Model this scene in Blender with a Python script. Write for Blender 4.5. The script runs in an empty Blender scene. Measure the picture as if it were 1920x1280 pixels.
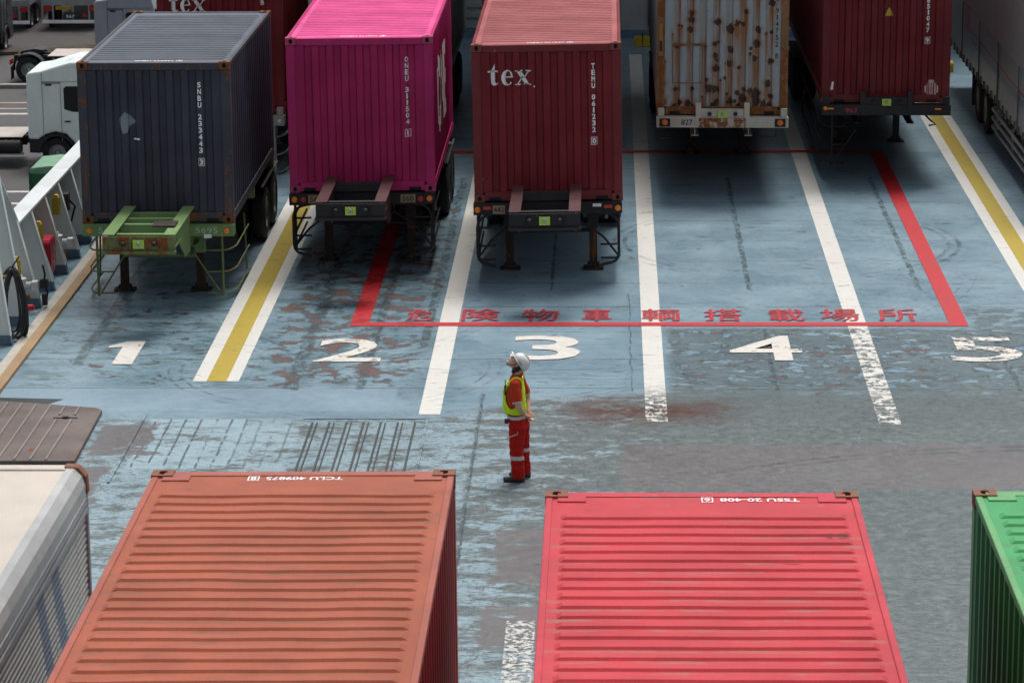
import bpy, bmesh, math, random
import numpy as np
from mathutils import Vector, Matrix, noise as mnoise
random.seed(7); PI = math.pi
SC = bpy.context.scene; COL = SC.collection
# ------------------------------------------------------------------ shader helper
class K:
    def __init__(s, sh, sock): s.h = sh; s.k = sock
    def _m(s, op, o, o2=None): return s.h.math(op, s, o, o2)
    def __add__(s, o): return s._m('ADD', o)
    __radd__ = __add__
    def __mul__(s, o): return s._m('MULTIPLY', o)
    __rmul__ = __mul__
    def __sub__(s, o): return s._m('SUBTRACT', o)
    def __rsub__(s, o): return s.h.math('SUBTRACT', o, s)
    def __truediv__(s, o): return s._m('DIVIDE', o)
class SH:
    def __init__(s, name):
        s.cache = {}; s.m = bpy.data.materials.new(name); s.m.use_nodes = True
        s.t = s.m.node_tree; s.t.nodes.clear()
        s.out = s.n('ShaderNodeOutputMaterial'); s.b = s.n('ShaderNodeBsdfPrincipled')
        s.t.links.new(s.b.outputs[0], s.out.inputs[0])
        s.tc = s.n('ShaderNodeTexCoord'); s.P = K(s, s.tc.outputs['Object'])
        sp = s.n('ShaderNodeSeparateXYZ'); s.t.links.new(s.P.k, sp.inputs[0])
        s.x, s.y, s.z = [K(s, o) for o in sp.outputs]
    def n(s, t): return s.t.nodes.new(t)
    def put(s, inp, v):
        if isinstance(v, K): s.t.links.new(v.k, inp)
        elif isinstance(v, (tuple, list)): inp.default_value = (*v, 1) if len(v) == 3 and inp.type == 'RGBA' else v
        else: inp.default_value = v
    def math(s, op, a, b=None, c=None, clamp=False):
        q = s.n('ShaderNodeMath'); q.operation = op; q.use_clamp = clamp
        s.put(q.inputs[0], a)
        if b is not None: s.put(q.inputs[1], b)
        if c is not None: s.put(q.inputs[2], c)
        return K(s, q.outputs[0])
    def clamp(s, a): return s.math('ADD', a, 0.0, clamp=True)
    def mx(s, a, b): return s.math('MAXIMUM', a, b)
    def mn(s, a, b): return s.math('MINIMUM', a, b)
    def step(s, a, lo, hi):
        q = s.n('ShaderNodeMapRange'); q.interpolation_type = 'SMOOTHSTEP'
        s.put(q.inputs[0], a); q.inputs[1].default_value = lo; q.inputs[2].default_value = hi
        return K(s, q.outputs[0])
    def vec(s, x, y, z):
        q = s.n('ShaderNodeCombineXYZ')
        for i, v in enumerate((x, y, z)): s.put(q.inputs[i], v)
        return K(s, q.outputs[0])
    def sc(s, sx, sy, sz, off=0.0):
        k = ('sc', sx, sy, sz, off)
        if k not in s.cache:
            q = s.n('ShaderNodeMapping'); s.put(q.inputs['Vector'], s.P)
            q.inputs['Scale'].default_value = (sx, sy, sz); q.inputs['Location'].default_value = (off, off*1.3, off*.7); s.cache[k] = K(s, q.outputs[0])
        return s.cache[k]
    def noise(s, v, scale, detail=3, rough=.55, dist=0.0):
        k = (id(v), scale, detail, rough, dist)
        if k not in s.cache: s.cache[k] = s.noise_(v, scale, detail, rough, dist)
        return s.cache[k]
    def noise_(s, v, scale, detail, rough, dist):
        q = s.n('ShaderNodeTexNoise'); s.put(q.inputs['Vector'], v)
        q.inputs['Scale'].default_value = scale; q.inputs['Detail'].default_value = detail
        q.inputs['Roughness'].default_value = rough; q.inputs['Distortion'].default_value = dist
        return K(s, q.outputs[0])
    def voro(s, v, scale, feat='F1'):
        q = s.n('ShaderNodeTexVoronoi'); q.feature = feat; s.put(q.inputs['Vector'], v); q.inputs['Scale'].default_value = scale
        return K(s, q.outputs['Distance'])
    def mix(s, f, a, b):
        q = s.n('ShaderNodeMix'); q.data_type = 'RGBA'; s.put(q.inputs[0], f); s.put(q.inputs[6], a); s.put(q.inputs[7], b)
        return K(s, q.outputs[2])
    def mul(s, a, f):
        q = s.n('ShaderNodeMix'); q.data_type = 'RGBA'; q.blend_type = 'MULTIPLY'; q.inputs[0].default_value = 1
        s.put(q.inputs[6], a); g = s.n('ShaderNodeCombineColor'); [s.put(g.inputs[i], f) for i in range(3)]
        s.t.links.new(g.outputs[0], q.inputs[7]); return K(s, q.outputs[2])
    def attr(s, name):
        q = s.n('ShaderNodeAttribute'); q.attribute_name = name; return K(s, q.outputs['Fac'])
    def point(s):
        q = s.n('ShaderNodeNewGeometry'); return K(s, q.outputs['Pointiness'])
    def bump(s, h, dist=.01, strength=1.0):
        q = s.n('ShaderNodeBump'); s.put(q.inputs['Height'], h); q.inputs['Distance'].default_value = dist; q.inputs['Strength'].default_value = strength
        s.t.links.new(q.outputs[0], s.b.inputs['Normal'])
    def fin(s, col, rough=.5, metal=0.0, alpha=None, spec=None, coat=0.0):
        s.put(s.b.inputs['Base Color'], col); s.put(s.b.inputs['Roughness'], rough); s.put(s.b.inputs['Metallic'], metal)
        if alpha is not None: s.put(s.b.inputs['Alpha'], alpha)
        if spec is not None: s.b.inputs['Specular IOR Level'].default_value = spec
        if coat: s.b.inputs['Coat Weight'].default_value = coat
        return s.m
RUST = (.11, .035, .015); RUSTL = (.30, .11, .035)
def paint(name, col, rough=.5, rust=0.0, dirt=.35, streak=.3, metal=0.0, scale=1.0, fade=.12, scratch=0.0, spec=.25, rcol=RUST, valleys=None):
    s = SH(name)
    n1 = s.noise(s.P, 1.3*scale, 4, .6)
    lift = tuple(min(1, c*(1+fade)+fade*.06) for c in col); low = tuple(c*(1-fade) for c in col)
    c = s.mix(s.step(n1, .3, .7), low, lift)
    st = s.noise(s.sc(9*scale, 9*scale, .55*scale, 3.1), 1.0, 4, .65)
    d = s.noise(s.P, 5*scale, 5, .7)
    dm = s.clamp(s.step(st, .52, .78)*streak + s.step(d, .55, .8)*dirt*.6)
    dc = tuple(v*.35+.018 for v in col)
    c = s.mix(dm, c, dc)
    if scratch:
        sr = s.noise(s.sc(38, 38, 1.6, 7.7), 1.0, 3, .6)
        c = s.mix(s.step(sr, .735, .76)*scratch, c, (.55, .47, .42))
    rm = None
    if rust:
        r1 = s.noise(s.P, 3.1*scale, 8, .72, .4)
        r2 = s.noise(s.sc(6*scale, 6*scale, .8*scale, 9.2), 1.0, 5, .7)
        thr = .74-.26*rust
        rm = s.mx(s.step(r1, thr, thr+.05), s.step(r2, thr+.01, thr+.09)*.85)
        c = s.mix(rm, c, s.mix(s.noise(s.P, 22, 3, .6), rcol, RUSTL))
    if valleys:   # dirt that has settled between the pressed ribs, in broken lengths
        q = s.math('FRACT', (s.y-.40)/.209); vb = s.step(q, .60, .68)*(1-s.step(q, .97, .995))
        vn = s.step(s.noise(s.sc(1.7, 4.5, 1, 12.3), 1.0, 6, .75), .47, .62)
        c = s.mix(vb*vn*.75, c, valleys)
        big = s.step(s.noise(s.sc(.8, 1.3, 1, 17.0), 1.6, 7, .75), .56, .70); c = s.mix(big*.38, c, tuple(v*.62+.02 for v in col))
        ch = s.step(s.noise(s.sc(1.5, 4, 1, 27.0), 4.0, 6, .8), .665, .69); c = s.mix(ch*.8, c, (.05, .035, .03))
    f = s.noise(s.P, 60*scale, 2, .5)
    c = s.mul(c, f*.3+.85)
    ro = s.clamp(n1*.25+(rough-.12)+(rm*.3 if rm is not None else 0.0))
    s.bump(s.noise(s.P, 14*scale, 4, .6)*.4 + (rm*.6 if rm is not None else 0.0), .004, .5)
    return s.fin(c, ro, metal, spec=spec)
def plain(name, col, rough=.5, metal=0.0, var=.15, emit=None):
    s = SH(name); n1 = s.noise(s.P, 12, 4, .6)
    c = s.mul(s.mix(0.0, col, col), n1*2*var+(1-var))
    m = s.fin(c, rough, metal)
    return m
# ------------------------------------------------------------------ mesh helper
class MB:
    def __init__(s): s.v = []; s.f = []; s.mi = []
    def add(s, vs, fs, mi=0):
        b = len(s.v); s.v += [tuple(v) for v in vs]; s.f += [tuple(b+i for i in f) for f in fs]; s.mi += [mi]*len(fs); return s
    def box(s, x0, x1, y0, y1, z0, z1, mi=0):
        return s.add([(x0,y0,z0),(x1,y0,z0),(x1,y1,z0),(x0,y1,z0),(x0,y0,z1),(x1,y0,z1),(x1,y1,z1),(x0,y1,z1)],
                     [(3,2,1,0),(4,5,6,7),(0,1,5,4),(1,2,6,5),(2,3,7,6),(3,0,4,7)], mi)
    def prism(s, poly, a, b, axis='x', mi=0):
        n = len(poly)
        mk = {'x': lambda p, t: (t, p[0], p[1]), 'y': lambda p, t: (p[0], t, p[1]), 'z': lambda p, t: (p[0], p[1], t)}[axis]
        vs = [mk(p, a) for p in poly]+[mk(p, b) for p in poly]
        fs = [tuple(range(n)), tuple(range(2*n-1, n-1, -1))]+[(i, i+n, (i+1) % n+n, (i+1) % n) for i in range(n)]
        return s.add(vs, fs, mi)
    def cyl(s, p0, p1, r0, r1=None, n=12, cap=True, mi=0):
        r1 = r0 if r1 is None else r1; p0 = Vector(p0); p1 = Vector(p1); d = (p1-p0).normalized()
        u = d.orthogonal().normalized(); w = d.cross(u); vs = []
        for p, r in ((p0, r0), (p1, r1)):
            for i in range(n):
                a = 2*PI*i/n; vs.append(p+u*math.cos(a)*r+w*math.sin(a)*r)
        fs = [(i, (i+1) % n, (i+1) % n+n, i+n) for i in range(n)]
        if cap: fs += [tuple(range(n-1, -1, -1)), tuple(range(n, 2*n))]
        return s.add(vs, fs, mi)
    def tube(s, pts, r, n=8, mi=0, bend=0.0):
        P = [Vector(p) for p in pts]
        if bend:
            Q = [P[0]]
            for i in range(1, len(P)-1):
                a, b, c = P[i-1], P[i], P[i+1]; e = min(bend, (b-a).length*.45, (c-b).length*.45)
                p, q = b+(a-b).normalized()*e, b+(c-b).normalized()*e
                for t in (0, .33, .67, 1): Q.append(p*(1-t)**2+b*2*t*(1-t)+q*t*t)
            Q.append(P[-1]); P = Q
        vs = []; u = None
        for i, p in enumerate(P):
            d = (P[min(i+1, len(P)-1)]-P[max(i-1, 0)]).normalized()
            if u is None: u = d.orthogonal().normalized()
            u = (u-d*u.dot(d)).normalized(); w = d.cross(u)
            for k in range(n):
                a = 2*PI*k/n; vs.append(p+u*math.cos(a)*r+w*math.sin(a)*r)
        fs = []
        for i in range(len(P)-1):
            for k in range(n): fs.append((i*n+k, i*n+(k+1) % n, (i+1)*n+(k+1) % n, (i+1)*n+k))
        fs += [tuple(range(n-1, -1, -1)), tuple(range((len(P)-1)*n, len(P)*n))]
        return s.add(vs, fs, mi)
    def lathe(s, prof, c, axis='x', n=28, mi=0, mis=None):
        vs = []; c = Vector(c)
        for (t, r) in prof:
            for i in range(n):
                a = 2*PI*i/n; q = (r*math.cos(a), r*math.sin(a))
                vs.append(c+Vector({'x': (t, q[0], q[1]), 'y': (q[0], t, q[1]), 'z': (q[0], q[1], t)}[axis]))
        m = len(prof)
        for j in range(m-1):
            s_ = [(j*n+i, j*n+(i+1) % n, (j+1)*n+(i+1) % n, (j+1)*n+i) for i in range(n)]
            b = len(s.v)
            s.f += [tuple(b+k for k in f) for f in s_]; s.mi += [mis[j] if mis else mi]*n
        s.v += [tuple(v) for v in vs]; return s
    def build(s, name, mats, parent=None, bevel=0.0, smooth=False, loc=None):
        me = bpy.data.meshes.new(name); me.from_pydata(s.v, [], s.f)
        if not isinstance(mats, (list, tuple)): mats = [mats]
        for m in mats: me.materials.append(m)
        for p, i in zip(me.polygons, s.mi): p.material_index = i
        bm = bmesh.new(); bm.from_mesh(me); bmesh.ops.recalc_face_normals(bm, faces=bm.faces); bm.to_mesh(me); bm.free()
        if smooth: me.shade_smooth() if smooth is True else me.set_sharp_from_angle(angle=math.radians(smooth))
        o = bpy.data.objects.new(name, me); COL.objects.link(o)
        if smooth and smooth is not True: pass
        if parent is not None: o.parent = parent
        if loc: o.location = loc
        if bevel:
            b = o.modifiers.new('bevel', 'BEVEL'); b.width = bevel; b.segments = 2; b.limit_method = 'ANGLE'; b.angle_limit = math.radians(40); b.use_clamp_overlap = True
        return o
def mobj(name, me, parent=None, mats=()):
    for m in mats: me.materials.append(m)
    o = bpy.data.objects.new(name, me); COL.objects.link(o)
    if parent is not None: o.parent = parent
    return o
def tag(o, label=None, cat=None, group=None, kind=None):
    if label: o['label'] = label
    if cat: o['category'] = cat
    if group: o['group'] = group
    if kind: o['kind'] = kind
    return o
def thing(name, loc, label, cat, group=None, rz=0.0, ry=0.0):
    o = bpy.data.objects.new(name, None); COL.objects.link(o); o.location = loc; o.rotation_euler = (0, ry, rz)
    o.empty_display_size = .3
    return tag(o, label, cat, group)
def copy_tree(o, parent=None):
    c = o.copy(); COL.objects.link(c); c.parent = parent
    for ch in list(o.children): copy_tree(ch, c)
    return c
# ------------------------------------------------------------------ writing
_tc = {}
def glyphs(txt, size=1.0, sx=1.0, bold=0.0, spacing=1.0):
    k = (txt, size, sx, bold, spacing)
    if k in _tc: return _tc[k].copy()
    cu = bpy.data.curves.new('writing', 'FONT'); cu.body = txt; cu.size = size; cu.offset = bold
    cu.align_x = 'CENTER'; cu.align_y = 'CENTER'; cu.space_character = spacing; cu.resolution_u = 3
    o = bpy.data.objects.new('writing', cu); COL.objects.link(o)
    bpy.context.view_layer.update()
    me = bpy.data.meshes.new_from_object(o.evaluated_get(bpy.context.evaluated_depsgraph_get()))
    bpy.data.objects.remove(o); bpy.data.curves.remove(cu)
    vs = [v.co for v in me.vertices]
    if vs:  # true centre, so every sign sits where it is put
        cx = (min(v.x for v in vs)+max(v.x for v in vs))/2; cy = (min(v.y for v in vs)+max(v.y for v in vs))/2
        for v in me.vertices: v.co = Vector(((v.co.x-cx)*sx, v.co.y-cy, 0))
    me.materials.clear(); _tc[k] = me
    return me.copy()
def fit(me, w, h):
    xs = [v.co.x for v in me.vertices]; ys = [v.co.y for v in me.vertices]
    a = w/(max(xs)-min(xs)); b = h/(max(ys)-min(ys))
    for v in me.vertices: v.co.x *= a; v.co.y *= b
    return me
def join(meshes):
    """list of (mesh, dx, dy) into one flat mesh"""
    bm = bmesh.new()
    for me, dx, dy in meshes:
        t = me.copy(); t.transform(Matrix.Translation((dx, dy, 0))); bm.from_mesh(t); bpy.data.meshes.remove(t)
    me = bpy.data.meshes.new('writing'); bm.to_mesh(me); bm.free(); return me
def rect_mesh(x0, x1, y0, y1):
    me = bpy.data.meshes.new('writing'); me.from_pydata([(x0,y0,0),(x1,y0,0),(x1,y1,0),(x0,y1,0)], [], [(0,1,2,3)]); return me
def ring(w, h, t):
    return [(rect_mesh(-w/2, w/2, h/2-t, h/2), 0, 0), (rect_mesh(-w/2, w/2, -h/2, -h/2+t), 0, 0),
            (rect_mesh(-w/2, -w/2+t, -h/2+t, h/2-t), 0, 0), (rect_mesh(w/2-t, w/2, -h/2+t, h/2-t), 0, 0)]
def vertical(txt, pitch, h, w, last_boxed=True, bold=.012):
    items = []; y = 0; n = len(txt)
    for i, ch in enumerate(txt):
        if ch != ' ':
            g = fit(glyphs(ch, 1, 1, bold), w*(.45 if ch == '1' else 1), h); items.append((g, 0, y))
            if i == n-1 and last_boxed: items += [(r, 0, y) for r, _, _ in ring(w*1.7, h*1.45, .009)]
            y -= pitch
        else: y -= pitch*.75
    return join(items)
FRONT = Matrix(((1,0,0,0),(0,0,1,0),(0,1,0,0),(0,0,0,1)))   # flat xy -> x,z plane (faces -y)
def drape(me, brk, dep, out, pos, axis='x'):
    """stand flat writing up on a corrugated wall; brk = break points, dep(t) = depth of the wall there"""
    bm = bmesh.new(); bm.from_mesh(me)
    off = pos[0] if axis == 'x' else pos[1]
    xs = [v.co.x for v in bm.verts]; lo, hi = min(xs), max(xs)
    sg = 1
    for b in brk:
        t = (b-off)*sg
        if lo < t < hi:
            bmesh.ops.bisect_plane(bm, geom=bm.verts[:]+bm.edges[:]+bm.faces[:], plane_co=(t, 0, 0), plane_no=(1, 0, 0))
    for v in bm.verts:
        t = v.co.x+off; d = dep(t); h = v.co.y
        if axis == 'x': v.co = Vector((t, pos[1]+d-out, pos[2]+h))
        else: v.co = Vector((pos[0]-d+out, t, pos[2]+h))
    bm.to_mesh(me); bm.free(); return me
def flat_front(me, x, y, z):
    for v in me.vertices: v.co = Vector((v.co.x+x, y, v.co.y+z))
    return me
def flat_top(me, x, y, z, turn=False):
    s = -1 if turn else 1
    for v in me.vertices: v.co = Vector((v.co.x*s+x, v.co.y*s+y, z))
    return me
def poly_mesh(polys):
    me = bpy.data.meshes.new('writing'); vs = []; fs = []
    for p in polys: fs.append(tuple(range(len(vs), len(vs)+len(p)))); vs += [(x, y, 0) for x, y in p]
    me.from_pydata(vs, [], fs)
    bm = bmesh.new(); bm.from_mesh(me); bmesh.ops.triangulate(bm, faces=bm.faces); bmesh.ops.recalc_face_normals(bm, faces=bm.faces)
    bm.to_mesh(me); bm.free(); return me
def tex_word():
    """the three bold serif letters, x-height 1"""
    def arc(cx, cy, rx, ry, a0, a1, n): return [(cx+rx*math.cos(math.radians(a0+(a1-a0)*i/n)), cy+ry*math.sin(math.radians(a0+(a1-a0)*i/n))) for i in range(n+1)]
    t = [[(0,.93),(.28,1.02),(.5,1.42),(.5,.93)], [(-.02,.86),(.74,.86),(.74,.97),(-.02,.97)],
         [(.2,.9),(.5,.9),(.5,.28),(.2,.28)], [(.2,.28),(.5,.28),(.53,.14),(.62,.1),(.76,.2),(.72,.08),(.55,-.02),(.36,-.03),(.24,.08)]]
    R = []
    outer = arc(1.42, .48, .44, .52, 8, 322, 26); inner = arc(1.5, .48, .2, .44, 8, 322, 26)
    for i in range(26): R.append([outer[i], outer[i+1], inner[i+1], inner[i]])
    R.append([(1.25,.48),(1.86,.48),(1.86,.56),(1.25,.56)])
    X = [[(2.1,.97),(2.42,.97),(3.12,.0),(2.76,.0)], [(2.03,.9),(2.58,.9),(2.58,.98),(2.03,.98)], [(2.66,0),(3.2,0),(3.2,.08),(2.66,.08)],
         [(2.12,.03),(2.22,.03),(2.62,.5),(2.56,.58)], [(2.66,.5),(2.72,.44),(3.08,.92),(2.98,.92)],
         [(2.02,0),(2.44,0),(2.44,.08),(2.02,.08)], [(2.8,.9),(3.2,.9),(3.2,.98),(2.8,.98)]]
    polys = t+R+X
    cx = 1.6; return poly_mesh([[(x-cx, y-.5) for x, y in p] for p in polys])
# ------------------------------------------------------------------ shared materials
M_white = paint('white_lettering', (.86,.87,.86), .5, dirt=.25, streak=.2, fade=.05)
M_cast = paint('rusty_casting', (.16,.07,.04), .75, rust=.9, dirt=.5)
M_dark = plain('black_recess', (.006,.006,.007), .8)
M_tyre = paint('tyre_rubber', (.018,.018,.019), .8, dirt=.3, streak=0)
M_rim = paint('wheel_rim', (.32,.33,.33), .45, rust=.25, dirt=.5, metal=.3)
M_amber = plain('amber_lens', (.85,.25,.02), .25)
M_red = plain('red_lens', (.45,.02,.02), .25)
M_green_tag = plain('lime_tag', (.42,.62,.08), .5)
M_plate = paint('beige_plate', (.34,.25,.16), .7, rust=.3, dirt=.5)
M_ink = plain('dark_ink', (.03,.025,.025), .6)
M_black = paint('black_frame_paint', (.022,.02,.022), .55, rust=.35, dirt=.3)
M_steel = paint('galvanised_steel', (.34,.35,.36), .42, rust=.2, dirt=.4, metal=.5)

def corr(a0, a1, pitch, outer, slope, depth):
    """break points of a trapezoid corrugation between a0 and a1; outer flat at both ends"""
    n = int((a1-a0-outer)/pitch); pad = ((a1-a0)-n*pitch-outer)/2
    pts = [(a0, 0)]; t = a0+pad+outer
    for i in range(n):
        pts += [(t, 0), (t+slope, depth), (t+pitch-outer-slope, depth), (t+pitch-outer, 0)]; t += pitch
    pts.append((a1, 0)); return pts
def dep_of(pts):
    xs = [p[0] for p in pts]; ds = [p[1] for p in pts]
    return lambda t: float(np.interp(t, xs, ds))
def casting_mesh(mats):
    mb = MB(); a, b, h = .089, .081, .059   # half sizes x,y,z
    def face(o, u, w, hu, hw, nrm, au, aw):   # plate with a hole
        o = Vector(o); u = Vector(u); w = Vector(w); nrm = Vector(nrm)
        outer = [o+u*sx*au+w*sy*aw for sx, sy in ((-1,-1),(0,-1),(1,-1),(1,0),(1,1),(0,1),(-1,1),(-1,0))]
        inner = [o+u*sx*hu+w*sy*hw for sx, sy in ((-.8,-.8),(0,-1),(.8,-.8),(1,0),(.8,.8),(0,1),(-.8,.8),(-1,0))]
        back = [p-nrm*.03 for p in inner]
        vs = outer+inner+back; fs = []; 
        for i in range(8):
            j = (i+1) % 8; fs.append((i, j, 8+j, 8+i))
        mb.add(vs[:16], fs)
        mb.add(inner+back, [(i, (i+1) % 8, (i+1) % 8+8, i+8) for i in range(8)])
        mb.add(back, [tuple(range(8))], 1)
    face((0,-b,0), (1,0,0), (0,0,1), .032, .04, (0,-1,0), a, h); face((0,b,0), (1,0,0), (0,0,1), .032, .04, (0,1,0), a, h)
    face((-a,0,0), (0,1,0), (0,0,1), .028, .04, (-1,0,0), b, h); face((a,0,0), (0,1,0), (0,0,1), .028, .04, (1,0,0), b, h)
    face((0,0,h), (1,0,0), (0,1,0), .035, .05, (0,0,1), a, b); face((0,0,-h), (1,0,0), (0,1,0), .035, .05, (0,0,-1), a, b)
    return mb
def container(name, loc, label, L, H, mats, group='shipping containers on the ship deck', lean=0.0, cast=None, top=None, top_far=None, front=None,
              side_word=None, dents=0.0, pockets=True, fancy_front=True, roof=True):
    """mats: wall, roof, frame"""
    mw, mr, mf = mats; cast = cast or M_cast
    t = thing(name, loc, label, 'container', group, ry=-lean)
    W = 1.219; zb, zt = .16, H-.13
    # corner posts, castings, rails
    for sx in (-1, 1):
        for y0, y1 in ((.004, .15), (L-.15, L-.004)):
            MB().box(min(sx*1.215, sx*1.07), max(sx*1.215, sx*1.07), y0, y1, .118, H-.118).build('corner_post', mf, t, .008)
    for sx in (-1, 1):
        for y in (.081, L-.081):
            for z in (.059, H-.059+.006):
                o = casting_mesh(None).build('corner_casting', [cast, M_dark], t, .006); o.location = (sx*(W-.089), y, z)
    for y0, y1, in ((.012, .12), (L-.12, L-.012)):
        MB().box(-1.04, 1.04, y0, y1, H-.125, H-.006).build('top_rail', mf, t, .008)
        mb = MB().box(-1.04, 1.04, y0, y1, .02, .17)
        if pockets:
            for sx in (-1, 1): mb.box(sx*.88-.1, sx*.88+.1, y0-.004, y0+.02, .02, .085, 1)
        mb.build('bottom_rail', [mf, M_dark], t, .006)
    for sx in (-1, 1):
        MB().box(min(sx*1.213, sx*1.16), max(sx*1.213, sx*1.16), .165, L-.165, H-.07, H-.004).build('top_rail', mf, t, .006)
        MB().box(min(sx*1.213, sx*1.16), max(sx*1.213, sx*1.16), .165, L-.165, .02, .17).build('bottom_rail', mf, t, .006)
    # floor
    MB().box(-1.15, 1.15, .13, L-.13, .05, .16).build('floor_panel', M_black, t)
    # end walls
    fp = corr(-1.075, 1.075, .244, .105, .022, .045); fd = dep_of(fp)
    if fancy_front:
        vs = []; xs = [p for p in fp]
        for x, d in xs: vs += [(x, .03+d, zb), (x, .03+d, zt)]
        fs = [(2*i, 2*i+2, 2*i+3, 2*i+1) for i in range(len(xs)-1)]
        fw = MB().add(vs, fs).build('end_wall', mw, t)
    else:
        fw = MB().box(-1.075, 1.075, .05, .08, zb, zt).build('end_wall', mw, t)
    MB().box(-1.075, 1.075, L-.08, L-.05, zb, zt).build('end_wall', mw, t)
    sp = corr(.14, L-.14, .278, .072, .068, .036); sd = dep_of(sp)
    for sx in (-1, 1):
        vs = []
        for y, d in sp: vs += [(sx*(1.205-d), y, zb), (sx*(1.205-d), y, H-.06)]
        fs = [(2*i, 2*i+2, 2*i+3, 2*i+1) for i in range(len(sp)-1)]
        sw = MB().add(vs, fs).build('side_wall', mw, t)
        if side_word and sx == 1:
            me = join([(fit(glyphs(side_word, 1, 1, .03), side_word_w(L), 1.35), 0, 0)])
            me = drape(me, [p[0] for p in sp], sd, .004, (1.205, L*.45, H*.52), 'y')
            mobj('lettering', me, sw, [M_white])
    # roof: header sheets and cross ribs
    if roof:
        z0 = H-.016; xsamp = [-1.165, -1.09, -1.05]+list(np.linspace(-.9, .9, 13))+[1.05, 1.09, 1.165]
        ys = [(.11, 0), (.40, 0)]; y = .40
        while y+.209 < L-.36:
            ys += [(y+.018, 1), (y+.10, 1), (y+.135, 0), (y+.209, 0)]; y += .209
        ys.append((L-.11, 0))
        vs = []; nx = len(xsamp); rng = random.Random(len(name)+int(L*10)+int(abs(loc[0])*100))
        for yy, e in ys:
            for i, x in enumerate(xsamp):
                inside = 1 if 2 <= i < nx-2 else 0
                dz = dy = 0
                if dents and inside:
                    q = mnoise.noise(Vector((x*1.1+loc[0], yy*.7, 3.3))); q2 = mnoise.noise(Vector((x*2.3, yy*1.9+loc[0], 9.1)))
                    dz = dents*(q*1.0+q2*.5); dy = dents*(q2*1.1+q)*.8
                vs.append((x, yy+dy, z0+.019*e*inside+dz))
        fs = [(j*nx+i, j*nx+i+1, (j+1)*nx+i+1, (j+1)*nx+i) for j in range(len(ys)-1) for i in range(nx-1)]
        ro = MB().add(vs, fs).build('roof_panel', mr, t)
        if roof == 'plates':
            for sx in (-1, 1):
                for y0 in (.03, L-.26): MB().box(min(sx*1.12, sx*.9), max(sx*1.12, sx*.9), y0, y0+.23, H-.02, H-.004).build('corner_plate', mf, t, .003)
    # writing
    if top or top_far:
        txt, box, xo = top or top_far
        items = [(fit(glyphs(txt, 1, 1, .015), len(txt)*.056, .085), 0, 0)]
        w = len(txt)*.056/2+.1
        g = fit(glyphs(box, 1, 1, .015), .045, .085); items += [(g, w, 0)]+[(r, w, 0) for r, _, _ in ring(.09, .125, .009)]
        me = flat_top(join(items), xo, .26 if top else L-.2, H-.0095, turn=bool(top_far))
        mobj('lettering', me, ro if roof else t, [M_white])
    if front:
        txt, xo, drop, pitch = front
        me = vertical(txt, pitch, pitch*.82, pitch*.55, len(txt) > 3, .035)
        me = drape(me, [p[0] for p in fp], fd, .004, (xo, .03, H-drop))
        mobj('lettering', me, fw, [M_white])
    t_front = (fw, fp, fd)
    return t, t_front
def side_word_w(L): return 2.6 if L < 7 else 3.4
def decal(fr, me, x, z, mat, name='lettering'):
    fw, fp, fd = fr
    return mobj(name, drape(me, [p[0] for p in fp], fd, .005, (x, .03, z)), fw, [mat])
# ------------------------------------------------------------------ trailers
_tyre = {}
def wheel(parent, x, y, out=1, r=.49, w=.24):
    """one tyre with its rim; axle along x"""
    key = (r, w, out)
    if key not in _tyre:
        h = w/2
        a = MB().lathe([(-h+.01, r*.56), (-h, r*.62), (-h, r*.8), (-h+.03, r*.96), (-h+.06, r), (h-.06, r), (h-.03, r*.96), (h, r*.8), (h, r*.62), (h-.01, r*.56)], (0,0,0), 'x', 32)
        for k in range(3):   # tread grooves
            pass
        b = MB().lathe([(-out*h*.3, .001), (-out*h*.3, r*.2), (out*h*.1, r*.22), (out*h*.1, r*.28), (-out*h*.1, r*.36), (-out*h*.2, r*.5), (out*h*.7, r*.55), (out*h*.9, r*.6)], (0,0,0), 'x', 32)
        b.lathe([(out*h*.5, .001), (out*h*.5, r*.13), (-out*h*.2, r*.2)], (0,0,0), 'x', 14)
        for k in range(8):
            an = 2*PI*k/8; b.cyl((out*h*.1, math.cos(an)*r*.25, math.sin(an)*r*.25), (out*h*.22, math.cos(an)*r*.25, math.sin(an)*r*.25), .016, n=6)
        oa = a.build('tyre', M_tyre, None, smooth=35); ob = b.build('rim', M_rim, None, smooth=35)
        _tyre[key] = (oa.data, ob.data); bpy.data.objects.remove(oa); bpy.data.objects.remove(ob)
    e = bpy.data.objects.new('wheel', None); COL.objects.link(e); e.parent = parent; e.location = (x, y, r)
    for nm, me in zip(('tyre', 'rim'), _tyre[key]):
        o = bpy.data.objects.new(nm, me); COL.objects.link(o); o.parent = e
    return e
def lamp(parent, x, y, z, mat, r=.045, rect=None, name='marker_lamp'):
    mb = MB()
    if rect: mb.box(x-rect[0]/2, x+rect[0]/2, y-.03, y, z-rect[1]/2, z+rect[1]/2)
    else: mb.lathe([(0, r*1.1), (-.015, r*1.1), (-.015, r), (-.03, r*.85), (-.036, .001)], (x, y, z), 'y', 16)
    return mb.build(name, mat, parent, .004 if rect else 0, smooth=0 if rect else 40)
def number(parent, txt, x, y, z, w, h, mat, plate=None, pw=0, ph=0):
    tgt = parent
    if plate:
        tgt = MB().box(x-pw/2, x+pw/2, y-.012, y, z-ph/2, z+ph/2).build('number_plate', plate, parent, .003)
    mobj('lettering', flat_front(fit(glyphs(txt, 1, 1, .01), w, h), x, y-(.016 if plate else .004), z), tgt, [mat])
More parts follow.
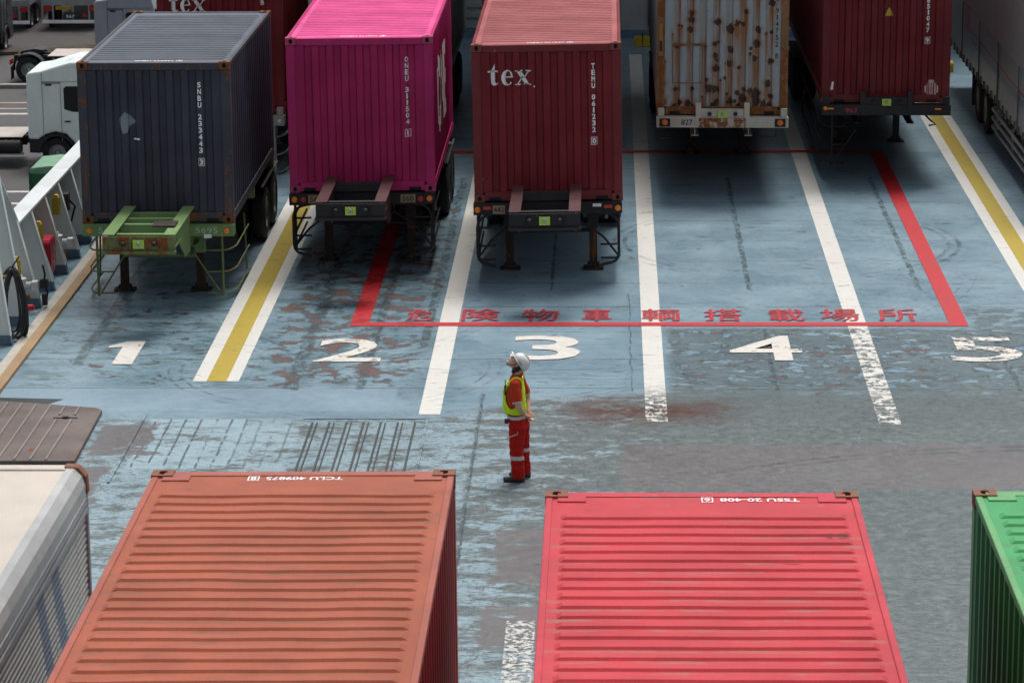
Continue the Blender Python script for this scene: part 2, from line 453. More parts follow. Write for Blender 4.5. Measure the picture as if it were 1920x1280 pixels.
def chassis(name, loc, label, zb, L, mp, style, lean=0.0, axles=(4.8, 6.1), leg_y=.75, leg_x=(-.63, .63), rust_leg=None, legs_dark=None, gpx=0.0, glen=2.25, cross=(-.35, -1.95)):
    """local origin: on the deck below the container's front; zb = container floor height"""
    t = thing(name, loc, label, 'trailer', 'container trailers parked in the lanes', ry=-lean)
    fr = MB()
    for sx in (-1, 1):
        x = sx*.5
        fr.box(x-.07, x+.07, .2, L+.1, zb-.05, zb-.03); fr.box(x-.07, x+.07, .2, L+.1, zb-.42, zb-.40); fr.box(x-.008, x+.008, .2, L+.1, zb-.40, zb-.05)
    y = .9
    while y < L: fr.box(-.42, .42, y, y+.08, zb-.32, zb-.12); y += 1.15
    fr.box(-1.2, 1.2, L-.1, L+.1, zb-.22, zb-.01)
    fr.box(-1.2, 1.2, L*.5-.08, L*.5+.08, zb-.18, zb-.01)
    fr.build('frame', mp, t, .006)
    # front bolster
    MB().box(-1.219, 1.219, -.07, .16, zb-.2, zb-.006).build('bolster', mp, t, .01)
    if style == 'goose':
        zt = zb+.29
        for sx in (-1, 1):
            x = gpx+sx*.47
            g = MB(); g.box(x-.095, x+.095, -glen, -.03, zt-.02, zt)           # top flange
            g.prism([(-.03, zt-.02), (-glen, zt-.02), (-glen+.0, zt-.24), (-1.3, zt-.3), (-.6, zb-.42), (-.03, zb-.44)], x+sx*.0-.012, x+.012, 'x')
            g.box(x-.06, x+.06, -glen, -1.35, zt-.262, zt-.242)
            g.build('gooseneck_beam', mp, t, .005)
        for y in cross: MB().box(gpx-.455, gpx+.455, y-.05, y+.05, zt-.2, zt-.05).build('crossmember', mp, t, .006)
        MB().box(gpx-.455, gpx+.455, -glen+.02, -1.7, zt-.23, zt-.205).build('kingpin_plate', mp, t, .006)
        fpz = zt-.14
        fp = MB().box(gpx-.56, gpx+.56, -glen-.02, -glen+.0, zt-.25, zt-.03, 0).box(gpx-.57, gpx+.57, -glen-.07, -glen+.02, zt-.30, zt-.25, 0)
        for k in (-.3, -.12, .3): fp.box(gpx+k-.008, gpx+k+.008, -glen-.05, -glen-.02, zt-.25, zt-.05)
        fpo = fp.build('front_plate', rust_leg or mp, t, .005)
        gy, gz = -glen-.03, fpz
    else:
        # short nose: a beam across with an upright headboard section
        zt = zb+.02
        nb = MB().box(-1.225, 1.225, -.16, -.075, zb-.2, zb-.005)
        nb.build('front_beam', mp, t, .008)
        hb = MB().box(-.4, .4, -.15, -.1, zb-.005, zb+.15)
        for sx in (-1, 1): MB().box(sx*.45-.05, sx*.45+.05, -.17, -.07, zb-.2, zb+.26).build('headboard_post', mp, t, .008)
        for sx in (-1, 1): MB().box(sx*1.14-.06, sx*1.14+.06, -.15, -.09, zb, zb+.16).build('twist_lock', mp, t, .008)
        hb.build('headboard', mp, t, .008)
        if rust_leg: MB().box(-.44, .44, -.18, -.162, zb-.2, zb-.02).build('front_plate', rust_leg, t, .004)
        gx = 0; gy, gz = -.155, zb+.06; gpx = 0.0
    # coupling tag and hose couplings
    tagp = MB().box(gpx-.085, gpx+.085, gy-.03, gy-.02, gz-.07, gz+.06).build('coupling_tag', M_green_tag, t)
    MB().lathe([(-.02, .001), (-.02, .028), (.0, .034), (.02, .034)], (gpx, gy-.035, gz), 'y', 12).build('socket', M_steel, tagp, smooth=35)
    for sx in (-1, 1): MB().lathe([(-.06, .001), (-.06, .03), (-.01, .04), (.02, .02)], (gpx+sx*.24, gy-.01, gz), 'y', 12).build('hose_coupling', M_black, t, smooth=35)
    # landing legs
    lm = legs_dark or mp
    for x in leg_x:
        l = MB().box(x-.085, x+.085, leg_y-.08, leg_y+.08, zb-.62, zb-.2); l2 = MB().box(x-.065, x+.065, leg_y-.06, leg_y+.06, .05, zb-.6)
        lo = l.build('landing_leg', mp, t, .006)
        l2.build('inner_leg', lm, lo, .006)
        MB().box(x-.17, x+.17, leg_y-.13, leg_y+.13, .0, .035).box(x-.1, x+.1, leg_y-.08, leg_y+.08, .035, .1).build('foot', lm, lo, .008)
    b = MB(); xm = (leg_x[0]+leg_x[1])/2
    b.cyl((leg_x[0], leg_y, zb-.68), (leg_x[1], leg_y, zb-.68), .03)
    for x in leg_x: b.cyl((x, leg_y, zb-.6), (xm+(x-xm)*.75, leg_y+1.1, zb-.38), .028); b.cyl((x, leg_y, zb-.5), (xm+(x-xm)*1.5, leg_y-.1, zb-.2), .022)
    b.build('leg_brace', mp, t)
    for y in axles:
        MB().cyl((-.95, y, .49), (.95, y, .49), .07).box(-.55, .55, y-.06, y+.06, .5, zb-.4).build('axle', M_black, t)
        for sx in (-1, 1):
            wheel(t, sx*1.09, y, sx); wheel(t, sx*.8, y, sx)
    if axles:
        y0, y1 = axles[0]-.62, axles[-1]+.62
        for sx in (-1, 1):
            a = sorted((sx*.68, sx*1.215)); MB().box(a[0], a[1], y0, y1, 1.02, 1.035).build('mudguard', M_black, t)
    return t
def step_guard(t, sx, zb, mat, y0=.05, y1=2.1, r=.018, x=1.17, levels=(.62, .4, .18), flare=.12):
    """bent tube guard that hangs from the bolster beside the landing leg and runs back along the trailer"""
    m = MB()
    for k, z in enumerate(levels):
        zz = zb-.2-(.62-z)*1.6-.25
        xin = x-.42+.0*k
        m.tube([(sx*xin, y0, zz), (sx*(x-.08), y0, zz), (sx*(x+flare*.2), y0+.35, zz+.0), (sx*(x+flare*.2), y1, zz+.0)], r, 8, bend=.12)
    zl = zb-.25-.2-(.62-levels[-1])*1.6
    m.tube([(sx*(x-.16), y0, zb-.2), (sx*(x-.16), y0, zl-.05)], r*1.5); m.tube([(sx*x*.99, y1-.3, zb-.2), (sx*(x+.02), y1-.3, zl)], r*1.2)
    m.tube([(sx*.55, y0+.02, zb-.5), (sx*(x-.2), y0, zl)], r*1.0)
    m.build('side_guard', mat, t, smooth=50)
def loop_guard(t, sx, zb, mat, r=.024):
    m = MB(); X = 1.16
    m.tube([(sx*.55, -.02, zb-.12), (sx*(X-.1), -.05, zb-.22), (sx*X, -.05, zb-.35), (sx*X, -.05, zb-1.0), (sx*(X-.3), -.05, zb-1.06)], r, 8, bend=.14)
    for z in (.42, .72, .95):
        m.tube([(sx*(X-.3), -.02, zb-z), (sx*(X-.02), -.05, zb-z), (sx*X, .3, zb-z), (sx*X, 2.2, zb-z)], r*.75, 8, bend=.1)
    m.tube([(sx*.5, .2, zb-.35), (sx*(X-.25), .1, zb-.62), (sx*(X-.02), -.03, zb-.9)], r*.8, 8, bend=.1)
    m.tube([(sx*X, .3, zb-.1), (sx*X, .3, zb-1.0)], r)
    m.build('side_guard', mat, t, smooth=50)
# ------------------------------------------------------------------ deck paint and wear (real marks: peeled paint, rust, welds, tyre scuffs)
def boxm(s, x0, x1, y0, y1, soft=.15, wob=.5, seed=0.0, sc=1.3):
    n = s.noise(s.sc(1, 1, 1, seed), sc, 5, .65)-.5; m = s.noise(s.sc(1, 1, 1, seed+5), sc, 5, .65)-.5
    xd = s.x+n*wob*2; yd = s.y+m*wob*2
    return s.step(xd, x0-soft, x0+soft)*(1-s.step(xd, x1-soft, x1+soft))*s.step(yd, y0-soft, y0+soft)*(1-s.step(yd, y1-soft, y1+soft))
def line_x(s, X, w, y0, y1, wob=.0, br=.5):
    xd = s.x+(s.noise(s.P, 2.2, 4, .7)-.5)*wob*2.2
    m = s.math('ABSOLUTE', xd-X); b = s.step(s.noise(s.sc(9, 5, 1, X), 1.0, 5, .8), br+.02, br+.07)
    return (1-s.step(m, w*.5, w))*s.step(s.y, y0, y0+.05)*(1-s.step(s.y, y1-.05, y1))*b
def common(s):
    n = s.noise(s.sc(1, 1, 1, 2.2), 2.7, 7, .66, .3)
    lane2 = boxm(s, -5.3, -2.65, 41.9, 56, .5, .5, 1.0); lane1 = boxm(s, -8.5, -5.9, 42, 50, .5, .3, 2.0)
    near4 = boxm(s, .9, 12, 41.8, 45.6, .1, .12, 3.0)
    bias = lane2*.252+lane1*.175+near4*.185-.1
    r = n+bias
    rust = s.step(r, .70, .712); halo = s.step(r, .64, .69)
    peel = near4*s.step(s.noise(s.sc(1, 1.4, 1, 4.4), 2.6, 7, .68, .5), .455, .475)
    peel = s.mx(peel, boxm(s, 5.6, 12, 45, 47, .1, .25, 3.4)*s.step(s.noise(s.sc(1, 1.4, 1, 4.4), 2.6, 7, .68, .5), .45, .48))
    return rust, halo, peel, near4
def scuffs(s):
    a = s.step(s.noise(s.sc(2.2, 9, 1, 1.0), 1.0, 4, .6), .645, .68)
    b = s.step(s.noise(s.sc(.5, 26, 1, 6.0), 1.0, 5, .7), .60, .68)*boxm(s, -3.2, 2.6, 40.4, 45.2, .8, .5, 8.0)
    c = s.step(s.noise(s.sc(.35, 17, 1, 9.0), 1.0, 4, .7), .66, .72)
    return a, b, c
def arcs(s, L):
    t = None
    for cx, cy, r, w, a0, a1 in L:
        dx = s.x-cx; dy = s.y-cy
        d = s.math('SQRT', dx*dx+dy*dy)
        m = 1-s.step(s.math('ABSOLUTE', s.math('ABSOLUTE', d-r)-.09), w*.4, w)
        m = m*s.step(s.y, a0, a0+1.2)*(1-s.step(s.y, a1-1.5, a1))
        t = m if t is None else s.mx(t, m)
    return t*s.step(s.noise(s.P, 2.5, 5, .75), .40, .62)
ARCS = [(-1.5, 50.5, 7.6, .018, 42, 50), (0.2, 52.5, 9.9, .02, 41.5, 51), (-15, 38, 9.6, .02, 42, 47), (-4.0, 43.2, 2.35, .03, 40.6, 44.2), (3.1, 52.0, 2.9, .06, 49, 54.5),
        (-9.5, 49, 8.2, .016, 41, 47), (3.5, 36.0, 6.8, .02, 40, 44), (-6.5, 37.2, 3.9, .016, 38.5, 41.6), (6, 30, 8.9, .06, 37, 41)]
def mat_deck():
    s = SH('worn_blue_deck_paint')
    rust, halo, peel, near4 = common(s)
    n1 = s.noise(s.P, .7, 5, .6); n2 = s.noise(s.P, 6, 5, .7); fine = s.noise(s.P, 34, 4, .75)
    c = s.mix(s.step(n1, .3, .72), (.15, .235, .29), (.22, .32, .375))
    c = s.mix(s.step(s.noise(s.sc(.6, 3.2, 1, 3), 1.0, 4, .6), .5, .75)*.35, c, (.13, .2, .255))
    # grey green grime, mostly on the two left lanes and along the plate welds
    weld = None
    for X, w, y0, y1 in ((-7.85, .10, 43.3, 58), (-4.55, .14, 41.9, 58), (-2.78, .09, 44.5, 58), (-.92, .035, 48.2, 60), (2.30, .06, 48.2, 58), (5.05, .06, 48.2, 58), (-3.55, .09, 41.9, 56), (.34, .015, 41.8, 48.1), (2.4, .04, 41.8, 45.6), (5.85, .05, 41.8, 45.6), (-1.77, .03, 30, 41.7)):
        m = line_x(s, X, w, y0, y1, .06, .42); weld = m if weld is None else s.mx(weld, m)
    grime = s.step(s.noise(s.sc(.9, 2.2, 1, 7), 1.2, 7, .75), .47, .62)*boxm(s, -9, -2.6, 41.9, 70, .6, .8, 11.0)
    c = s.mix(grime*.7, c, (.065, .118, .12))
    sp1 = s.step(s.noise(s.sc(1, 2.4, 1, 51), 7.5, 6, .8), .565, .61)*s.step(s.noise(s.sc(1, 1, 1, 52), .8, 4, .65)+boxm(s, -9, -2.6, 41.8, 56, .8, .6, 53.0)*.16, .49, .58)
    c = s.mix(sp1*.85, c, (.03, .052, .055))
    pale = s.step(s.noise(s.sc(1, 3.0, 1, 61), 2.6, 6, .75), .60, .68)*(1-s.step(s.y, 47, 52))
    c = s.mix(pale*.3, c, (.36, .44, .47))
    c = s.mix(s.step(fine, .56, .7)*s.mx(grime, .18)*.7, c, (.035, .055, .06))
    # peeled, bare grey areas
    c = s.mix(peel*.85, c, s.mix(s.step(n2, .4, .65), (.115, .155, .165), (.07, .095, .10)))
    edge = s.step(s.noise(s.sc(1, 1.4, 1, 4.4), 2.6, 7, .68, .5), .44, .458)*(1-s.step(s.noise(s.sc(1, 1.4, 1, 4.4), 2.6, 7, .68, .5), .462, .48))*near4
    c = s.mix(edge*.95, c, (.014, .017, .017))
    # the old grey deck in front of the lanes
    fr = 1-s.step(s.y+(s.noise(s.sc(1, 1, 1, 6), 1.1, 5, .7)-.5)*.5-s.step(s.x, -2.8, -.2)*1.35, 40.1, 40.5)
    right = s.step(s.x+(n1-.5)*3, -1.5, 2.5)
    blotch = s.noise(s.sc(1, 2.0, 1, 14), 1.7, 7, .78, .3)
    keep = s.step(blotch-right*.17-s.step(s.x, -1.9, -1.75)*.05, .43, .5)          # where blue paint is left
    cw = s.vec(s.x+s.noise(s.P, 3.5, 4, .7)*.5, s.y+s.noise(s.sc(1, 1, 1, 5), 3.5, 4, .7)*.5, 0.0)
    cell = 1-s.step(s.voro(cw, 3.2, 'DISTANCE_TO_EDGE'), .008, .035)
    crack = s.mx(s.step(s.noise(s.sc(1, 2.6, 1, 21), 9.5, 6, .82), .535, .60), cell*s.step(s.noise(s.sc(1, 1, 1, 22), 1.6, 3, .6), .42, .55))
    gray = s.mix(s.step(n2, .35, .65), (.088, .112, .113), (.128, .155, .156))
    fc = s.mix(keep, gray, s.mix(n1, (.20, .295, .345), (.275, .375, .42)))
    fc = s.mix(crack*.8, fc, (.045, .058, .06))
    fc = s.mix(s.step(s.noise(s.sc(1, 1, 1, 31), 9, 5, .7), .685, .71)*.8, fc, (.105, .055, .045))
    fl = s.noise(s.sc(1, 2.2, 1, 91), 11, 6, .8)
    fc = s.mix(s.step(fl, .56, .62)*(.35+.0*right), fc, (.27, .36, .40)); fc = s.mix((1-s.step(fl, .385, .43))*.75, fc, (.045, .05, .05))
    c = s.mix(fr, c, fc)
    grv = s.math('FRACT', s.x*4.76+s.noise(s.P, 1.5, 3, .6)*.25)
    grz = s.mx(boxm(s, -6.3, -4.95, 37.9, 40.3, .04, .05, 71.0), boxm(s, -4.95, -4.2, 37.7, 40.15, .04, .05, 72.0)*.6)
    gr = grz*(1-s.step(s.math('ABSOLUTE', grv-.5), .05, .10))*s.step(s.noise(s.sc(4, 2, 1, 73), 1.0, 5, .75), .44, .5)
    c = s.mix(grz*.65*s.step(blotch, .40, .46), c, (.30, .42, .48)); sm = s.step(s.noise(s.sc(1.2, 5, 1, 74), 1.0, 4, .6), .52, .6)*boxm(s, -6.3, -5.1, 38.0, 40.3, .2, .2, 75.0)
    c = s.mix(sm*.5, c, (.12, .15, .165)); c = s.mix(gr*.85, c, (.05, .065, .065))
    fr2 = boxm(s, .75, 14, 40.2, 41.95, .25, .25, 15.0)
    c = s.mix(fr2*.9*s.step(s.noise(s.sc(1, 2, 1, 17), 3.2, 7, .75), .36, .5), c, s.mix(crack, (.10, .13, .137), (.04, .05, .05)))
    # blue grey ramp strip on the left, and brown grey repainted patches
    ramp = boxm(s, -10, -3.0, 40.75, 42.05, .02, .05, 19.0, 4)
    c = s.mix(ramp*.8, c, s.mix(n1, (.185, .26, .325), (.235, .335, .40)))
    for k, (x0, x1, y0, y1) in enumerate(((.2, 7.4, 37.0, 39.05), (-1.35, -.35, 33.2, 35.3), (-6.9, -6.1, 38.5, 40.0), (-1.4, -.5, 31.0, 32.4), (-6.9, -6.5, 34, 38))):
        m = boxm(s, x0, x1, y0, y1, .03, .28 if k != 2 else .4, 23.0+k, 1.6)
        hole = 1-s.step(s.noise(s.sc(1, 2.4, 1, 40), 1.3, 7, .8, .3), .585, .60)*.85
        c = s.mix(m*hole, c, s.mix(n1, (.108, .104, .108), (.135, .13, .133))); pm_ = m*hole if k == 0 else s.mx(pm_, m*hole)
    c = s.mix(halo*.8, c, (.045, .07, .075)); c = s.mix(rust, c, s.mix(n2, (.075, .038, .036), (.125, .068, .062)))
    rb = boxm(s, -.5, 1.6, 40.2, 41.25, .5, .5, 29.0)*s.step(s.noise(s.sc(1, 1.4, 1, 33), 3, 7, .75), .40, .50)
    c = s.mix(rb*.95, c, s.mix(n2, (.035, .014, .010), (.11, .045, .035)))
    # plate seams every 1.69 m, welds, scuffs, tyre arcs
    q = s.math('FRACT', (s.y-42.0+(s.noise(s.sc(.4, .4, 1), 1.0, 2, .5)-.5)*.08)/1.69)
    seam = s.mx(1-s.step(q, .006, .014), s.step(q, .986, .994))*s.step(s.noise(s.sc(1.1, 6, 1, 13), 1.0, 5, .7), .36, .48)*s.step(s.y, 41.6, 41.8)
    c = s.mix(seam*.9, c, (.03, .045, .05))
    c = s.mix(weld*s.step(n2, .33, .55)*.85, c, (.035, .055, .058))
    a, b, cc = scuffs(s)
    c = s.mix(a*.7*s.step(s.y, 41.9, 42.1), c, (.03, .04, .042)); c = s.mix(b*.85, c, (.05, .07, .085)); c = s.mix(cc*.45, c, (.06, .085, .095))
    c = s.mix(arcs(s, ARCS)*.7, c, (.04, .055, .065))
    c = s.mul(c, fine*.36+.82)
    s.bump(n2*.25+fine*.2-rust*.5-crack*fr*.4*(1-pm_)-seam-weld*.8, .008, .55)
    ro = s.clamp(n1*.25+.20+rust*.25+crack*fr*.3+s.step(n2, .4, .7)*.12)
    return s.fin(c, ro, spec=.42)
def mat_marking(name, col, wear=1.0, ghost=0.0, lanes=True):
    """painted line on the deck, worn through where the deck paint is worn"""
    s = SH(name); rust, halo, peel, near4 = common(s)
    n2 = s.noise(s.P, 7, 6, .75); n1 = s.noise(s.P, 1.1, 4, .6)
    c = s.mix(n1, tuple(v*.86 for v in col), col)
    a, b, cc = scuffs(s)
    c = s.mix(s.mx(a*.7, s.mx(b*.5, cc*.35)), c, (.07, .075, .075))
    c = s.mix(arcs(s, ARCS)*.45, c, (.08, .08, .08))
    c = s.mix(s.step(s.noise(s.P, 2.3, 5, .7), .55, .8)*.35, c, (.45, .32, .2) if col[2] > .3 else tuple(v*.5 for v in col))
    wn = s.noise(s.sc(1, 1.4, 1, 4.4), 2.6, 7, .68, .5)
    out4 = near4*s.step(s.x, 2.7, 2.9)*s.step(wn, .475, .49)*s.step(n2, .46, .54)
    front = (1-s.step(s.y, 41.0, 42.4))*s.step(s.x, .3, .5)*s.step(n2, .44, .52)
    small = s.step(s.noise(s.P, 11, 6, .75), .69-.04*wear, .71-.04*wear)
    lift = s.mx(s.mx(rust*(.3 if lanes == 'tough' else 1.0)*(1-s.step(s.x, -5.4, -5.3)*s.step(s.y, 42.9, 43.1)*(1-s.step(s.y, 45.1, 45.2))*.55), small*wear), s.mx(out4, front))
    if ghost: lift = s.mx(lift, ghost)
    c = s.mix(s.step(s.noise(s.sc(1, 2, 1, 81), 5, 6, .8), .57, .66)*.4, c, tuple(v*.42 for v in col))
    c = s.mul(c, s.noise(s.P, 30, 3, .7)*.3+.85)
    return s.fin(c, .5, alpha=1-lift)
M_deck = mat_deck()
M_line = mat_marking('white_line_paint', (.64, .63, .59))
M_yline = mat_marking('yellow_line_paint', (.42, .31, .03))
M_rline = mat_marking('red_line_paint', (.48, .012, .02), .4, lanes='tough')
M_num = mat_marking('white_number_paint', (.65, .625, .57), 1.0)
M_kan = mat_marking('red_writing_paint', (.52, .035, .05), 1.5, ghost=.28)
deck = MB().add([(-9.75, 8, 0), (15, 8, 0), (15, 77, 0), (-9.75, 77, 0)], [(0, 1, 2, 3)]).build('deck', M_deck)
tag(deck, kind='structure')
Z1 = .004
def strip(name, x0, x1, y0, y1, mat, z=Z1, lab=None, x0b=None):
    nx = MB(); b = (x0b if x0b is not None else x0)-x0
    o = nx.add([(x0, y0, z), (x1, y0, z), (x1+b, y1, z), (x0+b, y1, z)], [(0, 1, 2, 3)]).build(name, mat, deck)
    if lab: o['label'] = lab
    return o
# yellow lines edged in white, either side of the parking area
for x, y0, y1, a in ((-5.66, 42.36, 75, 'yellow lane line with white edges between lanes 1 and 2'), (7.06, 44, 75, 'yellow lane line with white edges beside lane 5')):
    strip('lane_line', x-.34, x-.14, y0, y1, M_line, lab=a); strip('lane_line', x-.14, x+.15, y0, y1, M_yline); strip('lane_line', x+.15, x+.33, y0, y1, M_line)
strip('lane_line', -2.62, -2.32, 40.56, 75, M_line); strip('lane_line', .52, .82, 40.2, 74, M_line); strip('lane_line', 3.70, 4.0, 40.05, 75, M_line)
strip('lane_line', -1.12, -.8, 26, 31.9, mat_marking('flaked_white_line', (.55, .56, .53), 5.0), lab='flaked remains of a white line near the orange container')
Z2 = .008
strip('boundary_line', -4.0, -3.72, 45.74, 61.0, M_rline, Z2, x0b=-4.0+.02); strip('boundary_line', 5.28, 5.56, 45.74, 60.9, M_rline, Z2)
strip('boundary_line', -3.72, 5.28, 45.74, 45.98, M_rline, Z2); strip('boundary_line', -3.7, 5.28, 60.62, 60.9, M_rline, Z2)
# lane numbers
def ground_text(name, me, x, y, z, mat, lab=None):
    for v in me.vertices: v.co = Vector((v.co.x+x, v.co.y+y, z))
    o = mobj(name, me, deck, [mat])
    if lab: o['label'] = lab
for ch, x, y, w, h in (('2', -3.87, 44.2, 1.0, 1.42), ('3', -.93, 44.35, 1.04, 1.5), ('4', 2.36, 44.33, 1.08, 1.52), ('5', 5.62, 44.25, 1.08, 1.5)):
    ground_text('lane_number', fit(glyphs(ch, 1, 1, .012), w, h), x, y, Z2+.004, M_num, 'large painted number '+ch)
ground_text('lane_number', poly_mesh([[(-.05, -.7), (.25, -.7), (.25, .7), (-.02, .7), (-.26, .42), (-.26, .3), (-.05, .36)]]), -7.28, 44.03, Z2+.004, M_num, 'large painted number 1')
kx = [(784, 48), (901, 72), (1013, 70), (1120, 55), (1241, 72), (1359, 72), (1478, 67), (1578, 73), (1687, 75)]
for ch, (u, w) in zip('危険物車輌搭載場所', kx):
    X = -2.96+(u-784)/903*7.49
    g_ = fit(glyphs(ch, 1, 1, 0.0), w/123.0, .80)   # laid three times, a hair apart in height, for brush-thick strokes
    items = [(g_, -.011, -.012), (g_, .011, .012), (g_, .0, .0)]; me = join(items); nv = len(g_.vertices)
    ground_text('warning_character', me, X, 46.46, Z2+.004, M_kan)
    for i, v in enumerate(me.vertices): v.co.z += .0012*(i//nv)
# coaming strip along the left, hatch panels and covers in the foreground
M_coam = paint('brown_coaming_steel', (.33, .215, .12), .65, rust=.5, dirt=.6, rcol=(.2, .09, .03)); M_coamw = paint('scraped_white_coaming', (.42, .39, .34), .6, rust=.35, dirt=.8)
k = MB().box(-8.98, -8.82, 38, 76, -.02, .03).build('deck_coaming', [M_coamw], None); tag(k, kind='structure')
MB().box(-8.815, -8.66, 38, 76, -.02, .055).build('angle_bar', M_coam, k)
M_hatch = M_deck
hc = MB()
def bars(xs, y0, y1, w, h, mi=0):
    for x in xs: hc.box(x-w/2, x+w/2, y0, y1, -.01, h, mi)
bars([-4.05+.235*i for i in range(7)], 37.6, 40.1, .028, .02, 1); bars([-3.985+.235*i for i in range(6)], 37.6, 40.1, .02, .016, 1)
for y in (37.5, 40.3): hc.box(-4.2, -2.5, y, y+.025, -.01, .012, 0)
hc.box(-2.5, -2.46, 37.5, 40.35, -.01, .02, 0); hc.box(-6.42, -6.38, 37.2, 40.5, -.01, .025, 0); hc.box(-1.8, -1.765, 29, 41.6, -.01, .022, 0)
for i in range(0): hc.box(-6.3+.33*(i % 6), -6.285+.33*(i % 6), 33.4+.9*(i//4), 34.0+.9*(i//4), -.01, .006, 0)
h = hc.build('deck_hatch_bars', [M_deck, paint('dark_traction_bar', (.05, .06, .062), .7, rust=.5)], None, .003); tag(h, kind='structure')
M_ramp = paint('brown_ramp_steel', (.125, .10, .092), .6, rust=.55, dirt=.7, scratch=.6, fade=.2)
rp = MB().prism([(-10, 38.0), (-6.97, 38.0), (-7.02, 40.55), (-7.12, 40.66), (-8.0, 40.9), (-10, 41.35)], .0, .07, 'z').build('ramp_cover', M_ramp, None, .012); tag(rp, kind='structure')
rb = MB()
for i in range(13):
    x = -7.35-.21*i; top = 40.6+(-7.1-x)*.23
    if i in (0, 1): rb.box(x-.014, x+.014, 38.02, 40.0, .066, .088); rb.box(x-.014, x+.014, 40.25, top, .066, .088)
    else: rb.box(x-.014, x+.014, 38.02, top, .066, .088)
rb.build('traction_rib', M_steel if False else paint('worn_rib_steel', (.22, .19, .18), .45, rust=.3), rp, .004)
MB().box(-7.62, -7.28, 40.08, 40.12, .071, .078).cyl((-7.45, 40.1, .07), (-7.45, 40.1, .095), .045).build('lifting_pin', M_black, rp)
g = MB().add([(-10, 41.0, Z1), (-8.0, 40.9, Z1), (-7.7, 41.36, Z1), (-10, 41.55, Z1)], [(0, 1, 2, 3)]).build('drain_gap', plain('dark_gap_sheet', (.012, .02, .018), .4), None); tag(g, kind='structure')  # flat dark sheet laid on the deck in place of the gap
# ------------------------------------------------------------------ bulwark on the left
def mat_bulwark():
    s = SH('white_bulwark_paint'); n = s.noise(s.P, 1.2, 5, .6)
    c = s.mix(n, (.66, .70, .69), (.76, .80, .79))
    st = s.noise(s.sc(7, 7, .6, 2), 1.0, 5, .7)
    c = s.mix(s.step(st, .56, .75)*.35, c, (.25, .24, .21))
    c = s.mix(s.step(s.noise(s.sc(5, 5, 1.2, 8), 1.0, 7, .75), .69, .73), c, (.16, .07, .03))
    c = s.mix(1-s.step(s.z, .15, .16), c, (.12, .19, .26))
    return s.fin(c, .5)
M_bw = mat_bulwark(); M_railtop = paint('white_rail_paint', (.62, .66, .66), .35, rust=.15, dirt=.5, fade=.1)
bw = thing('bulwark', (-9.6, 40, 0), 'white steel bulwark with tapered frames and flat top rail along the left deck edge', 'bulwark')
def hz(y): return 1.32 if y >= 47.15 else min(3.0, 1.32+(47.15-y)*.75)
vs = []; ys = [30, 44, 45.3, 46.2, 47.15, 55, 76.8]
mb = MB(); mb.prism([(y-40, 0) for y in (76.8, 30)]+[(y-40, hz(y)) for y in ys], -.03, -.0, 'x'); mb.build('wall_plate', M_bw, bw)
for a, b in zip(ys[:-1], ys[1:]):
    z0, z1 = hz(a), hz(b)
    MB().add([(-.06, a-40, z0), (.24, a-40, z0), (.24, b-40, z1), (-.06, b-40, z1), (-.06, a-40, z0+.05), (.24, a-40, z0+.05), (.24, b-40, z1+.05), (-.06, b-40, z1+.05)],
             [(3,2,1,0),(4,5,6,7),(0,1,5,4),(1,2,6,5),(2,3,7,6),(3,0,4,7)]).build('top_rail', M_railtop, bw, .008)
y = 43.3
while y < 76:
    zt = hz(y)-.002; m = MB()
    m.prism([(.001, 0), (.56, 0), (.54, .25), (.22, zt), (.001, zt)], y-40, y-40+.014, 'y')
    m.add([(.555, y-40-.05, 0), (.555, y-40+.06, 0), (.22, y-40+.06, zt), (.22, y-40-.05, zt), (.57, y-40-.05, 0), (.57, y-40+.06, 0), (.235, y-40+.06, zt), (.235, y-40-.05, zt)],
          [(0,1,2,3),(7,6,5,4),(0,4,5,1),(1,5,6,2),(2,6,7,3),(3,7,4,0)])
    m.build('frame', M_bw, bw, .004); y += 1.235
# fittings between the frames
M_hyd = paint('white_valve_paint', (.5, .52, .52), .45, rust=.45, dirt=.5); M_yb = paint('yellow_bracket', (.42, .28, .02), .5, rust=.5)
M_redbox = paint('red_box_paint', (.36, .012, .03), .35, dirt=.3, fade=.1)
rbx = thing('fire_hose_box', (-9.25, 48.55, .12), 'red fire hose box with white writing hung between the bulwark frames', 'hose box')
MB().prism([(0, .0), (.5, .12), (.5, .58), (.42, .66), (.08, .66), (0, .58)], -.16, .1, 'x').build('cabinet', M_redbox, rbx, .03)
me = vertical('消火栓', .115, .1, .12, False, .0)
for v in me.vertices: v.co = Vector((.106, v.co.x+.3, v.co.y+.45))
mobj('lettering', me, rbx, [M_white])
for (y, z, lab) in ((46.75, .5, 'white hydrant valve with rusty outlet beside the red hose box'), (50.05, .5, 'white hydrant valve behind the red hose box, farther along the bulwark')):
    v = thing('hydrant_valve', (-9.33, y, z-.1), lab, 'valve', 'hydrant valves on the bulwark')
    MB().lathe([(-.12, .001), (-.12, .09), (-.02, .1), (.02, .12), (.14, .12), (.16, .07), (.2, .05), (.2, .001)], (0, 0, 0), 'z', 16).build('valve_body', M_hyd, v, smooth=40)
    MB().cyl((.05, 0, .03), (.26, -.02, .03), .055).box(.2, .3, -.09, .06, -.05, .1).build('outlet', M_hyd, v, .008)
    MB().cyl((0, 0, -.12), (0, 0, -.25), .06).cyl((0, 0, -.2), (.16, 0, -.17), .045).build('rusty_flange', M_cast, v)
    MB().cyl((0, 0, -.25), (0, 0, -.4), .035).build('pipe', paint('tan_pipe', (.3, .2, .1), .6), v)
